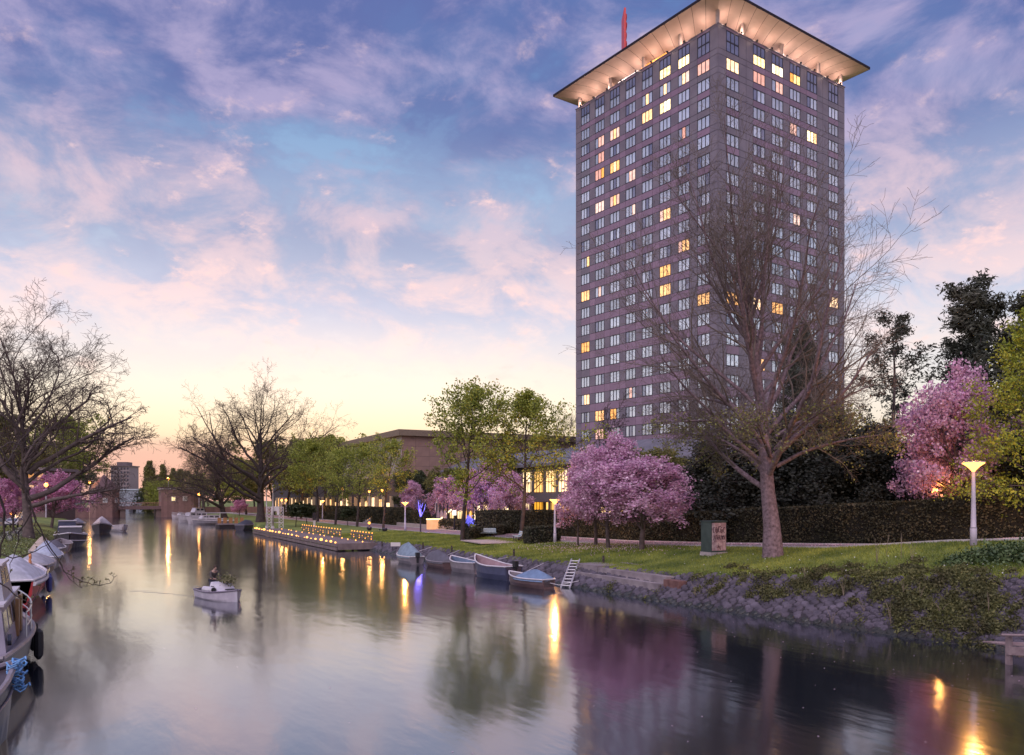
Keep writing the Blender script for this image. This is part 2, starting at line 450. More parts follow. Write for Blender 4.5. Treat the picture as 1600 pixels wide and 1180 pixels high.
RCOL = [(1134.8,1154.7),(1176.7,1195.3),(1205.9,1223.5),(1233.8,1250.3),(1260.6,1276.4),(1294.3,1309.4)]
LX = [(lpar(b), lpar(a)) for a, b in LCOL]           # nearest-corner end first
RX = [(rpar(a), rpar(b)) for a, b in RCOL]
NROW = 20
ZT = [75.4 - TZ]
for i in range(NROW): ZT.append(ZT[-1] - (2.93 + 0.47*i/18))
ZTOP = 80.1 - TZ                                     # wall top
WH = 1.95
# core walls with recessed joints showing between the panels
g = 0.14
core = MB().box(g, g, 0, RIGHT_L-g, LEFT_L-g, ZTOP-0.05)
part('core_wall', core, joint_m, tower)
def on_face(face, me, name, x, z, parent=tower):
    """put a mesh drawn in the x-z plane (outside towards -y) onto the right or the left front of the tower"""
    if face == 'R': return link(name, me, parent, (x, 0, z))
    return link(name, me, parent, (0, x, z), R(-90))
def panel_mesh(w, h, m, d=0.10):
    mb = MB(); e = 0.025
    mb.box(e, 0, e, w-e, d, h-e); return mb.mesh('panel', m)
# window meshes are shared by size and kind
def window_mesh(w, h, two=False):
    mb = MB(); y0, y1 = -0.03, 0.12; b = 0.09
    mb.box(0,y0,0,w,y1,b); mb.box(0,y0,h-b,w,y1,h); mb.box(0,y0,b,b,y1,h-b); mb.box(w-b,y0,b,w,y1,h-b)
    for k in (1,2):
        x = b + (w-2*b)*k/3; mb.box(x-.05,y0+.004,b,x+.05,y1,h-b)
    if two: mb.box(b,y0+.008,h*.5-.08,w-b,y1,h*.5+.08)
    return mb.mesh('window', frame_m)
def pane_mesh(w, h, kinds, two=None):
    """kinds: three material numbers from left to right; two: the lower tier's"""
    mb = MB(); b = 0.09; pw = (w-2*b)/3
    tiers = [(b, h-b, kinds)] if two is None else [(h*.5, h-b, kinds), (b, h*.5, two)]
    for z0, z1, ks in tiers:
        for k in range(3):
            mb.mi = ks[k]; mb.box(b+pw*k, 0.05, z0, b+pw*(k+1), 0.09, z1)
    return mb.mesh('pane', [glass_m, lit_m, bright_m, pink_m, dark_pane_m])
LIT = {'L': {}, 'R': {}}
def lit(f, c, r, k): LIT[f][(c, r)] = k
for c, r, k in [(8,0,(3,3,3)),(7,0,(0,1,3)),(6,0,(0,1,0)),(5,0,(0,1,0)),(5,1,(1,1,1)),(6,1,(1,2,2)),(7,3,(0,3,0)),(3,1,(3,1,3)),(2,1,(0,3,3)),(3,3,(1,2,1)),(2,3,(3,3,1)),
                (2,2,(0,3,3)),(4,4,(0,3,3)),(3,5,(3,1,3)),(2,5,(3,3,3)),(4,6,(0,0,3)),(6,7,(3,1,1)),(7,9,(3,1,1)),(6,10,(1,1,1)),(6,11,(1,1,1)),(8,12,(1,1,1)),(1,8,(0,0,1)),(1,10,(1,1,1)),
                (2,10,(0,3,0)),(1,13,(1,1,1)),(1,16,(0,1,1)),(2,17,(1,1,1)),(3,17,(1,1,0)),(2,18,(3,3,3)),(4,16,(0,3,0))]: lit('L', c, r, k)
for c, r, k in [(1,0,(1,1,1)),(2,0,(3,3,3)),(3,0,(0,3,3)),(4,2,(3,3,0)),(5,2,(2,2,1)),(1,12,(1,1,1)),(2,12,(1,1,1)),(3,12,(1,1,1)),(6,11,(1,1,1)),(2,15,(0,1,1)),(4,7,(0,3,3))]: lit('R', c, r, k)
TOPLOW = {('L',6):(2,2,2),('L',7):(2,2,2),('R',2):(2,2,2),('R',3):(2,1,2),('R',4):(1,2,2),('L',8):(4,4,4),('R',1):(4,4,4),('R',5):(4,4,4),('R',6):(4,4,4)}
CACHE = {}
WRNG = random.Random(3)
def cached(key, fn):
    if key not in CACHE: CACHE[key] = fn()
    return CACHE[key]
def add_window(face, x0, x1, z, h, kinds, two=None):
    w = round(x1-x0, 3); flip = face == 'L'
    x = x1 if flip else x0                            # the left front's local x runs back towards the corner
    me = cached(('w', w, round(h,2), two is not None), lambda: window_mesh(w, h, two is not None))
    pm = cached(('p', w, round(h,2), kinds, two), lambda: pane_mesh(w, h, kinds, two))
    o = on_face(face, me, 'window', x, z)
    link('pane', pm, o)
piers = MB(); piers_by = {}
def face_panels(face, colsx, L, ncol_mauve):
    """individual mauve spandrels under the windows; the grey piers between them joined"""
    def put(mb, x0, x1, z0, z1):
        e = 0.03
        if face == 'R': mb.box(x0+e, 0.0, z0+e, x1-e, 0.10, z1-e)
        else: mb.box(0.0, x0+e, z0+e, 0.10, x1-e, z1-e)
    edges = [0.1] + [v for c in sorted(colsx) for v in c] + [L-0.1]
    rows = [(ZT[0]+4.3-3.35, ZT[0]+4.3)] + [(z-WH, z) for z in ZT[:NROW]]
    gm = MB(); mm = MB()
    prev_bottom = ZTOP
    for ri, (zb_, zt_) in enumerate(rows):
        # spandrel band from the window head up to the sill above
        top = prev_bottom
        for k in range(len(edges)-1):
            x0, x1 = edges[k], edges[k+1]; iswin = k % 2 == 1; col = (k-1)//2
            if iswin:
                edge_col = col in (0, len(colsx)-1) and ri % 2 == (0 if face == 'L' else 1)
                w = round(x1-x0, 3); h = round(top-zt_, 3)
                if ri == 0: put(mm, x0, x1, zt_, top); continue
                pm = cached(('s', w, h, edge_col), lambda: panel_mesh(w, h, grey_m if edge_col else mauve_m))
                on_face(face, pm, 'spandrel_panel', x1 if face == 'L' else x0, zt_)
            else:
                wide = (x1-x0) > 3.0
                inner = 0 < k < len(edges)-2
                ms = mm if (inner and not wide and k not in (2, len(edges)-3)) else gm
                for q in ((x0, (x0+x1)/2, x1) if wide else (x0, x1),):
                    for a, b in zip(q, q[1:]):
                        put(ms if ri else gm, a, b, zt_, top)
                        put(gm, a, b, zb_, zt_)
        prev_bottom = zb_
    put(gm, edges[0], edges[-1], 0.0, prev_bottom)
    tag(part('pier_panels', gm, grey_m, tower), kind='stuff')
    tag(part('band_panels', mm, mauve_m, tower), kind='stuff')
face_panels('L', LX, LEFT_L, 0)
face_panels('R', RX, RIGHT_L, 0)
part('corner_pier', MB().box(0, 0, 0, 0.1, 0.1, ZTOP), grey_m, tower)
for face, cx_ in (('L', LX), ('R', RX)):
    for ci, (x0, x1) in enumerate(cx_):
        c = ci+1
        lo = TOPLOW.get((face, c), (0,0,0))
        add_window(face, x0, x1, ZT[0]+4.3-3.35, 3.35, (4,4,4), lo)
        for r in range(NROW):
            add_window(face, x0, x1, ZT[r]-WH, WH, LIT[face].get((c, r), WRNG.choice(((0,0,0),)*9+((0,0,4),(4,0,0),(0,4,0)))))
part('parapet', MB().box(-.06,-.06,ZTOP,RIGHT_L+.06,.5,ZTOP+.12).box(-.06,.5,ZTOP,.5,LEFT_L,ZTOP+.12).box(RIGHT_L-.5,.5,ZTOP,RIGHT_L+.06,LEFT_L,ZTOP+.12).box(.5,LEFT_L-.5,ZTOP,RIGHT_L-.5,LEFT_L,ZTOP+.12), grey_m, tower)
# recessed glazed storey under the roof and the flared roof itself
part('penthouse_wall', MB().box(3.6,3.6,ZTOP-.2,RIGHT_L-3.6,LEFT_L-3.6,ZTOP+.7), mat('penthouse', (0.2,0.14,0.15), 0.6), tower)
soffit_m = mat('soffit', (0.52,0.38,0.35), 0.6, scale=0.4, col2=(0.60,0.45,0.42))
RZ = 77.7 + EYE - TZ
prof = [(3.0, RZ-.30), (2.2, RZ-.42), (1.2, RZ-.66), (0.2, RZ-.98), (-1.0, RZ-1.5), (-2.4, RZ-2.2), (-4.2, RZ-3.0), (-6.0, RZ-3.25)]
sm = MB()
def ring(o, z): return [(-o,-o,z),(RIGHT_L+o,-o,z),(RIGHT_L+o,LEFT_L+o,z),(-o,LEFT_L+o,z)]
# the soffit is clad in boards about 2.4 m wide with open joints
nb = 14
for side in range(4):
    for i in range(len(prof)-1):
        a = ring(*prof[i]); b = ring(*prof[i+1])
        p0, p1, q0, q1 = map(Vector, (a[side], a[(side+1)%4], b[side], b[(side+1)%4]))
        for k in range(nb):
            f0, f1 = (k+.012)/nb, (k+1-.012)/nb
            if k == 0: f0 = 0
            if k == nb-1: f1 = 1
            sm.add([p0.lerp(p1,f0), p0.lerp(p1,f1), q0.lerp(q1,f1), q0.lerp(q1,f0)], [(0,1,2,3)])
sof = part('soffit', sm, soffit_m, tower)
shell = MB()
A = ring(3.05, RZ+.12); B = ring(3.05, RZ-.31); Cc = ring(2.98, RZ-.31); D = ring(-3.0, RZ+1.3)
V = A+B+Cc+D; fs = []
for k in range(4):
    j = (k+1)%4
    fs += [(4+k,4+j,j,k), (8+k,8+j,4+j,4+k), (k,j,12+j,12+k)]
fs.append((12,13,14,15)); shell.add(V, fs)
P2 = ring(2.96, RZ-.2); P3 = ring(-6.0, RZ-2.9)
shell.add(P3, [(0,1,2,3)])
part('roof', shell, mat('roof_edge', (0.03,0.025,0.035), 0.9, spec=.1), tower)
col_m = mat('column', (0.42,0.34,0.33), 0.5)
colx_R = [0.25] + [rpar(v) for v in (1162,1224,1281)] + [RIGHT_L-.9]
colx_L = [lpar(v) for v in (1061,1003.5,951.5)] + [LEFT_L-.9]
cm = MB().lathe([(.34,0),(.34,2.35),(.5,2.5)], 12).mesh('column', col_m)
for x in colx_R: link('column', cm, tower, (x, 0.35 if x > 1 else .3, ZTOP-.02))
for y in colx_L: link('column', cm, tower, (0.35, y, ZTOP-.02))
upl_m = glowmat('uplight_lens', (1.0,0.72,0.45), 6.0, sampling='NONE')
um = MB(); um.lathe([(.14,0),(.17,.22)], 8); um_me = um.mesh('uplight', frame_m)
ul = bpy.data.lights.new('uplight_lamp', 'POINT'); ul.energy = 130; ul.color = (1.0,0.67,0.50); ul.shadow_soft_size = 0.12
def uplight(x, y, rx, ry):
    o = link('uplight', um_me, tower, (x, y, ZTOP+.12))
    l = bpy.data.objects.new('uplight_lamp', ul); C.objects.link(l); l.parent = o
    l.location = (0, 0, .4); l.rotation_euler = (R(180)+rx, ry, 0)
for k in range(9):
    uplight(1.6+k*(RIGHT_L-3.2)/8, -0.15, R(-24), 0)
    uplight(-0.15, 3.2+k*(LEFT_L-4.8)/8, 0, R(-24))
for y in (6.0, 17.0, 28.0): uplight(RIGHT_L-.6, y, 0, R(16))
# white and orange glowing panels added on the parapet, standing for the lit inner ceiling
part('parapet_glow', MB().box(.62, 11.4, ZTOP+.14, .8, 17.6, ZTOP+.8), glowmat('orange_panel_glow', (1.0,0.36,0.06), 1.2, sampling='NONE'), tower)
part('parapet_glow', MB().box(.62, 18.5, ZTOP+.14, .8, 23.5, ZTOP+.75), glowmat('white_panel_glow', (0.95,0.88,0.92), 0.95, sampling='NONE'), tower)
part('parapet_glow', MB().box(15.0, .62, ZTOP+.14, 20.0, .8, ZTOP+.75), MATS['white_panel_glow'], tower); part('parapet_glow', MB().box(21.6,.62,ZTOP+.14,24.0,.8,ZTOP+.75), MATS['white_panel_glow'], tower)
# red sign on the roof, seen almost edge on
sign = thing('roof_sign', 'red vertical sign on a mast above the hotel roof', 'sign', (0,0,0))
red_m = mat('sign_red', (0.55,0.03,0.03), 0.4, emit=(0.9,0.06,0.03), estr=0.05)
lx, ly = at_depth(974.5, 155.5)
dv = Vector((lx, ly)).normalized(); a_ = math.atan2(dv.y, dv.x) + R(7)
sb = MB(); sb.bbox((0,0,0),(4.2,.34,9.0)); sb.bbox((0,0,-4.9),(.5,.5,1.0))
part('sign_board', sb, red_m, sign)
lb = MB()
for k, w in enumerate((2.4, 2.9, 2.2, 2.6, 2.4)):
    z = 3.5 - k*1.75
    lb.tube([(w/2*math.cos(q*PI/8), -.36, z+.62*math.sin(q*PI/8)) for q in range(17)], .14, 6); lb.box(-.15,-.5,z-.6,.15,-.2,z+.6)
part('letters', lb, red_m, sign)
part('mast', MB().tube([(0,0,-14),(0,0,-4.4)], .2, 8).tube([(1.2,.5,-14),(.3,0,-5)],.1,6).tube([(-1.2,.5,-14),(-.3,0,-5)],.1,6), mat('mast_red', (0.3,0.05,0.04), 0.5), sign)
sign.location = (lx, ly, 93.2+EYE-4.5); sign.rotation_euler = (0,0,a_)

# ------------------------------------------------------------------ banquet hall with stone slabs
hx, hy = 55.7, 157.0
HZT = 19.9
hall = thing('banquet_hall', 'low stone clad hall with a brown roof edge behind the limes', 'hall', (hx, hy, 1.15))
stone_m = mat('hall_stone', (0.30,0.27,0.26), 0.7, scale=0.5, col2=(0.46,0.43,0.42), detail=8)
brown_m = mat('hall_brown', (0.25,0.16,0.14), 0.7, scale=0.5, col2=(0.31,0.20,0.17))
HH = HZT-1.15
part('wall', MB().box(.1,.1,0,62,134,HH-1.2), joint_m, hall)
part('roof', MB().box(-.9,-.9,HH-1.25,63,135,HH), mat('hall_roof', (0.20,0.15,0.11), 0.6), hall)
def slab(w, h, m): return cached(('slab', w, h, m.name), lambda: MB().box(.02,0,.02,w-.02,.12,h-.02).mesh('stone_slab', m))
for i in range(22):
    for j in range(4):
        link('stone_slab', slab(2.0, 2.05, stone_m), hall, (0, 2.0*(i+1), HH-1.25-2.05*(j+1)), R(-90))
for i in range(14):
    for j in range(4):
        link('stone_slab', slab(3.0, 2.05, brown_m), hall, (3.0*i, 0, HH-1.25-2.05*(j+1)))
# lit colonnade along the street
hl_m = glowmat('hall_glow', (1.0,0.55,0.16), 1.6, 0.5, 0.35, 'NONE')
wmsh = MB().box(0,0,0,3.4,.1,3.6).mesh('window', hl_m)
cmsh = MB().box(-.35,0,0,.35,.7,5.2).mesh('column', mat('hall_column', (0.45,0.36,0.25), 0.7))
mmsh = MB()
for k in (0, 1.1, 2.25, 3.34): mmsh.box(k-.05,-.05,0,k+.05,.0,3.6)
mmsh.box(0,-.05,1.75,3.4,0.0,1.85)
mmsh = mmsh.mesh('mullion', frame_m)
for i in range(24):
    y = 6 + i*5.2
    if i % 7 != 5: o = link('window', wmsh, hall, (-.05, y+3.4, .9), R(-90), None, (1, 1, (.8,1.0,1.12,.9)[i % 4])); link('mullion', mmsh, o)
    link('column', cmsh, hall, (-.6, y-.6, 0), R(-90))

# ------------------------------------------------------------------ restaurant wing with lit windows
rx0, ry0 = 62.0, 84.0
rest = thing('restaurant_wing', 'dark roofed restaurant wing with tall amber windows', 'building', (rx0, ry0, 1.2))
part('wall', MB().box(.1,0,0,15,66,9.6), mat('wing_wall', (0.14,0.12,0.12), 0.8), rest)
part('roof', MB().add([(-.8,-.8,9.6),(16,-.8,9.6),(16,66.8,9.6),(-.8,66.8,9.6),(-.8,-.8,10.0),(16,-.8,10.0),(16,66.8,10.0),(-.8,66.8,10.0),(4.5,3,12.6),(16,3,12.6),(16,63,12.6),(4.5,63,12.6)],
     [(0,3,2,1),(0,1,5,4),(1,2,6,5),(2,3,7,6),(3,0,4,7),(4,5,9,8),(5,6,10,9),(6,7,11,10),(7,4,8,11),(8,9,10,11)]), mat('wing_roof', (0.13,0.125,0.15), 0.55, scale=0.8, col2=(0.17,0.16,0.19)), rest)
rw_m = glowmat('wing_glow', (1.0,0.55,0.12), 1.5, 0.45, 0.5, 'NONE')
rwm = MB().box(0,0,0,2.6,.1,3.2).mesh('window', rw_m)
rmm = MB()
for k in (0.0, .87, 1.73, 2.6): rmm.box(k-.05,-.06,0,k+.05,-.004,3.2)
rmm.box(0,-.055,1.55,2.6,-.006,1.65)
rmm = rmm.mesh('mullion', frame_m)
for i in range(17):
    y = 3 + i*3.8
    for z, ok in ((5.6, i % 5 != 3), (.8, True)):
        if not ok: continue
        o = link('window', rwm, rest, (-.03, y+2.6, z), R(-90)); link('mullion', rmm, o)
part('canopy', MB().box(-3.2,0,4.1,0.0,66,4.45), mat('canopy', (0.12,0.10,0.10), 0.7), rest)
pm_ = MB().box(-.15,-.15,0,.15,.15,4.1).mesh('post', MATS['canopy'])
for i in range(12): link('post', pm_, rest, (-3.0, 1+i*5.8, 0))

# ------------------------------------------------------------------ bridge and its two brick gatehouses
brick_m = brick_mat('gate_brick', (0.26,0.145,0.125), (0.31,0.175,0.15), (0.22,0.15,0.13), 1.0, 0.5, 0.16)
trim_m = mat('pale_trim', (0.62,0.55,0.50), 0.7)
tile_m = mat('roof_tile', (0.09,0.05,0.055), 0.8, scale=3, col2=(0.13,0.075,0.075))
SB = 288.0
def gatehouse(label, tc_, poly, zt, roof_apex, wins):
    g_ = thing('gatehouse', label, 'gatehouse', (tc_, SB, 0), group='brick bridge gatehouses')
    part('wall', MB().prism(poly, -.5, zt), brick_m, g_)
    n = len(poly)
    cx_ = sum(p[0] for p in poly)/n; cy_ = sum(p[1] for p in poly)/n
    ex = lambda f: [(cx_+(x-cx_)*f, cy_+(y-cy_)*f) for x, y in poly]
    part('cornice', MB().prism(ex(1.05), zt, zt+.3), trim_m, g_)
    if roof_apex:
        e = ex(1.08)
        part('roof', MB().add([(x,y,zt+.3) for x,y in e]+[(cx_,cy_,roof_apex)], [(i,(i+1)%n,n) for i in range(n)]+[tuple(reversed(range(n)))]), tile_m, g_)
        part('finial', MB().tube([(cx_,cy_,roof_apex-.3),(cx_,cy_,roof_apex+1.1)],[.12,.03],6), frame_m, g_)
    else:
        part('roof', MB().prism(ex(1.06), zt+.3, zt+.8), tile_m, g_)
    for x, y, z, rz, m in wins:
        w = link('window', cached('gw', lambda: MB().box(-.7,-.1,-.8,.7,.0,.8).mesh('window', trim_m)), g_, (x,y,z), rz)
        link('pane', cached(('gp', m.name), lambda: MB().box(-.5,-.14,-.6,-.04,-.1,.6).box(.04,-.14,-.6,.5,-.1,.6).mesh('pane', m)), w)
    return g_
pale_m = mat('pale_glass', (0.5,0.5,0.5), 0.2, metal=.3)
lit_gate = glowmat('gate_glow', (1.0,0.75,0.35), 1.0, sampling='NONE')
gatehouse('octagonal brick gatehouse with pointed roof on the bridge', 3.4, [(-4.6,-1),(-2.8,-3.6),(1.8,-3.6),(3.9,-1.2),(3.9,6),(1.5,9),(-2.8,9),(-4.6,6)], 8.6, 13.8,
          [(-.2,-3.6,5.4,0,pale_m),(2.95,-2.25,5.4,R(49),pale_m),(-3.7,-2.3,5.4,R(-55),pale_m)])
gatehouse('flat roofed brick gatehouse behind the bare plane trees', 24.6, [(-5.2,-3.6),(4.6,-3.6),(7,-1),(7,9),(-5.2,9)], 9.0, None,
          [(-1.6,-3.6,5.9,0,lit_gate),(1.9,-3.6,6.0,0,pale_m)])
br = thing('canal_bridge', 'low iron girder bridge between the brick gatehouses', 'bridge', (13.4, SB, 0))
bm_ = mat('bridge_steel', (0.17,0.10,0.095), 0.6)
part('deck', MB().box(-6.5,-2.6,3.0,6.5,8,3.5), bm_, br)
part('girder', MB().box(-6.5,-2.85,2.5,6.5,-2.62,3.55), bm_, br)
rl = MB().box(-6.5,-2.7,4.55,6.5,-2.6,4.68); 
for k in range(27): rl.box(-6.4+k*.49,-2.69,3.55,-6.33+k*.49,-2.61,4.55)
part('railing', rl, mat('rail_red', (0.42,0.18,0.15), 0.6), br)
for x in (-4.2, 4.3): part('pier', MB().box(x-.8+(1.0 if x > 0 else -1.0),-2.4,-.5,x+.8+(1.0 if x > 0 else -1.0),8,2.98), brick_m, br)
part('quay_wall', MB().box(-60,-.5,-.5,-14.7,1,3.2), brick_m, br); part('quay_wall', MB().box(18.2,0.2,-.5,70,1.2,3.2), brick_m, br)

# ------------------------------------------------------------------ far buildings beyond the bridge
def far_block(label, px0, px1, ytop, ybase, d, rows, colsn, col, roof=None, name='apartment_block', wincol=None):
    (xa, ya), (xb, yb) = at_depth(px0, d), at_depth(px1, d)
    w = math.hypot(xb-xa, yb-ya); rz = math.atan2(yb-ya, xb-xa)
    z0 = 0; z1 = EYE + (HZ-ytop)/F*d
    o = thing(name, label, 'building', (xa, ya, 0), rz)
    part('wall', MB().box(0,0,z0,w,14,z1), mat('wall_'+name+str(px0), col, 0.8), o)
    zz = EYE + (HZ-ybase)/F*d
    wmm = MB().box(0,0,0,w/colsn*.62,.2,(z1-zz)/rows*.55).mesh('window', wincol or pale_m)
    for i in range(rows):
        for k in range(colsn):
            link('window', wmm, o, (w/colsn*(k+.19), -.12, z1-(z1-zz)/rows*(i+.82)))
    part('roof', MB().box(-.6,-.6,z1,w+.6,14.6,z1+.7), roof or mat('far_roof', (0.22,0.17,0.18), 0.7), o)
    return o, w, z1
far_win = mat('far_window', (0.12,0.11,0.14), 0.3, spec=.6)
o, w, z1 = far_block('pale concrete apartment tower far beyond the bridge', 173, 202, 729, 765, 560, 6, 6, (0.42,0.33,0.34), wincol=far_win)
part('penthouse', MB().box(w*.25,2,z1+.7,w*.8,10,z1+3.2), MATS['far_roof'], o)
o, w, z1 = far_block('low glazed office block across the water beyond the bridge', 180, 222, 766, 790, 470, 2, 9, (0.30,0.32,0.36), roof=mat('glass_roof', (0.45,0.5,0.55), 0.3), name='office_block', wincol=mat('office_glass', (0.3,0.34,0.4), 0.2, metal=.4))
far_block('brick terrace half hidden behind the left bank trees', -130, 70, 735, 790, 200, 3, 14, (0.16,0.11,0.10), name='brick_terrace', wincol=glowmat('terrace_glow', (1.0,0.5,0.15), 0.5, 0.6, 0.3, 'NONE'))
# ------------------------------------------------------------------ trees
def vnorm(v):
    l = math.sqrt(v[0]*v[0]+v[1]*v[1]+v[2]*v[2]) or 1e-9
    return (v[0]/l, v[1]/l, v[2]/l)
def skeleton(rng, start, d0, L, r0, P):
    """branches as (points, radii); twig tips. P: per-level lists seg, n, ang, len, crook, up, rr, start; optional droop"""
    out, tips = [], []
    st = [(start, vnorm(d0), L, r0, 0)]
    mx = P['max']; gauss = rng.gauss; rnd = rng.random
    rmin = P.get('rmin', .008)
    while st:
        p, d, l, r, lv = st.pop()
        n = P['seg'][lv]; cr = P['crook'][lv]; up = P['up'][lv]; tp = P['taper'][lv]
        pts = [p]; rad = [r]; dirs = [d]
        for i in range(n):
            d = vnorm((d[0]+gauss(0,cr), d[1]+gauss(0,cr), d[2]+gauss(0,cr)*.8+up*(1+P.get('upc',0)*i/n)))
            p = (p[0]+d[0]*l/n, p[1]+d[1]*l/n, p[2]+d[2]*l/n)
            pts.append(p); dirs.append(d); rad.append(max(rmin, r*(1-(i+1)/n*(1-tp))))
        out.append((pts, rad, lv))
        if lv >= mx:
            tips.append(pts[-1]); tips.append(pts[len(pts)//2]); continue
        k = P['n'][lv]; s0 = P['start'][lv]; az = rnd()*6.28
        for j in range(k):
            f = s0 + (1-s0)*(j+rnd()*.9)/k
            x = f*n; i = min(int(x), n-1); u = x-i
            a, b = pts[i], pts[i+1]
            q = (a[0]+(b[0]-a[0])*u, a[1]+(b[1]-a[1])*u, a[2]+(b[2]-a[2])*u)
            rd = rad[i]+(rad[i+1]-rad[i])*u
            t = dirs[i+1]
            az += 2.4+gauss(0,.5)
            h = (0,0,1) if abs(t[2]) < .9 else (1,0,0)
            e1 = vnorm((t[1]*h[2]-t[2]*h[1], t[2]*h[0]-t[0]*h[2], t[0]*h[1]-t[1]*h[0]))
            e2 = (t[1]*e1[2]-t[2]*e1[1], t[2]*e1[0]-t[0]*e1[2], t[0]*e1[1]-t[1]*e1[0])
            an = P['ang'][lv]*(1+gauss(0,.18)) * (1.0 - P.get('topang',0)*(f-s0)/(1-s0+1e-6) if lv == 0 else 1.0)
            ca_, sa_ = math.cos(an), math.sin(an); cz, sz = math.cos(az), math.sin(az)
            nd = tuple(t[m]*ca_ + (e1[m]*cz+e2[m]*sz)*sa_ for m in range(3))
            shape = P['shape'][lv](f) if P.get('shape') and P['shape'][lv] else (1.15-.6*f)
            st.append((q, nd, l*P['len'][lv]*shape*(.75+.5*rnd()), max(rmin, min(rd*.92, rd*P['rr'][lv]*(.8+.4*rnd()))), lv+1))
    return out, tips
def tubes(branches, sides=(8,6,4,3,3)):
    Vs, Qs, o = [], [], 0
    groups = {}
    for pts, rad, lv in branches: groups.setdefault((len(pts), sides[min(lv, len(sides)-1)]), []).append((pts, rad))
    for (n, k), bs in groups.items():
        P = np.array([b[0] for b in bs], float); Rr = np.array([b[1] for b in bs], float)
        T = np.gradient(P, axis=1); T /= np.linalg.norm(T, axis=2, keepdims=True)+1e-9
        ref = np.where(np.abs(T[:,:1,2:3]) < .9, np.array([0,0,1.0]), np.array([1.0,0,0]))
        U = np.cross(T, ref); U /= np.linalg.norm(U, axis=2, keepdims=True)+1e-9
        W = np.cross(T, U)
        a = np.arange(k)*2*PI/k
        V = P[:,:,None,:] + Rr[:,:,None,None]*(U[:,:,None,:]*np.cos(a)[:,None] + W[:,:,None,:]*np.sin(a)[:,None])
        B = len(bs)
        base = o + (np.arange(B)[:,None,None]*n + np.arange(n-1)[None,:,None])*k
        j = np.arange(k)[None,None,:]; j2 = (j+1) % k
        Q = np.stack(np.broadcast_arrays(base+j, base+j2, base+k+j2, base+k+j), -1).reshape(-1,4)
        Vs.append(V.reshape(-1,3)); Qs.append(Q); o += B*n*k
    return np.concatenate(Vs), np.concatenate(Qs)
def leaves(centers, size, nr, aspect=0.7, flat=0.0, svar=0.4):
    """one small leaf face per centre, turned at random"""
    c = np.asarray(centers, float); n = len(c)
    a = nr.normal(size=(n,3)); a[:,2] *= (1-flat); a /= np.linalg.norm(a,axis=1,keepdims=True)+1e-9
    b = nr.normal(size=(n,3)); b -= a*np.sum(a*b,1,keepdims=True); b /= np.linalg.norm(b,axis=1,keepdims=True)+1e-9
    s = size*(1+svar*(nr.random((n,1))*2-1))
    a = a*s/2; b = b*s*aspect/2
    V = np.stack([c-a, c+b-a*.1, c+a, c-b-a*.1], 1).reshape(-1,3)
    return V, np.arange(4*n).reshape(-1,4)
def scatter(tips, per, spread, nr, squash=1.0):
    t = np.asarray(tips, float)
    c = np.repeat(t, per, axis=0)
    return c + nr.normal(size=c.shape)*np.array([spread, spread, spread*squash])
bark_m = mat('bark', (0.085,0.062,0.06), 0.9, scale=2.5, col2=(0.15,0.11,0.105), bump=0.8, bscale=9)
trunk_m = mat('big_bark', (0.10,0.066,0.074), 0.9, scale=6.0, col2=(0.285,0.20,0.225), bump=1.0, bscale=12, lo=.28, hi=.66)
ash_twig_m = mat('ash_twig', (0.13,0.10,0.085), 0.9, scale=1.5, col2=(0.21,0.165,0.14))
twig_m = mat('twig', (0.07,0.048,0.045), 0.9, scale=1.5, col2=(0.115,0.08,0.07))
dark_bark_m = mat('dark_bark', (0.04,0.028,0.028), 0.9, scale=2, col2=(0.075,0.055,0.05), bump=0.6)
leaf_m = mat('lime_leaf', (0.25,0.30,0.045), 0.6, scale=0.35, col2=(0.38,0.41,0.075), island=0.35, trans=0.35)
leaf2_m = mat('brown_leaf', (0.16,0.165,0.05), 0.7, scale=0.3, col2=(0.25,0.225,0.065), island=0.4, trans=0.3)
dark_leaf_m = mat('dark_leaf', (0.035,0.05,0.022), 0.7, scale=0.4, col2=(0.065,0.08,0.03), island=0.45, trans=0.15)
yew_m = mat('yew_leaf', (0.018,0.022,0.016), 0.8, scale=0.5, col2=(0.035,0.038,0.026), island=0.5)
pine_m = mat('pine_needle', (0.045,0.055,0.04), 0.8, scale=0.5, col2=(0.085,0.085,0.06), island=0.4)
larch_m = mat('larch_needle', (0.27,0.33,0.035), 0.7, scale=0.45, col2=(0.40,0.44,0.06), island=0.3, trans=0.3)
pink_b_m = mat('blossom', (0.56,0.28,0.45), 0.7, scale=0.5, col2=(0.80,0.50,0.66), island=0.28, trans=0.3)
pale_b_m = mat('pale_blossom', (0.74,0.48,0.60), 0.7, scale=0.8, col2=(0.90,0.70,0.78), island=0.2, trans=0.3)
mag_b_m = mat('magenta_blossom', (0.60,0.22,0.42), 0.7, scale=0.6, col2=(0.78,0.40,0.58), island=0.3, trans=0.3)

def tree_obj(name, label, cat, loc, rz, sc, trunk_me, crown_me=None, group=None, extra=()):
    o = thing(name, label, cat, loc, rz, group, sc)
    link('trunk', trunk_me, o)
    if crown_me: link('crown', crown_me, o)
    for nm, me in extra: link(nm, me, o)
    return o
def split_skel(br, lv0):
    a = [b for b in br if b[2] <= lv0]; b = [b for b in br if b[2] > lv0]
    return a, b

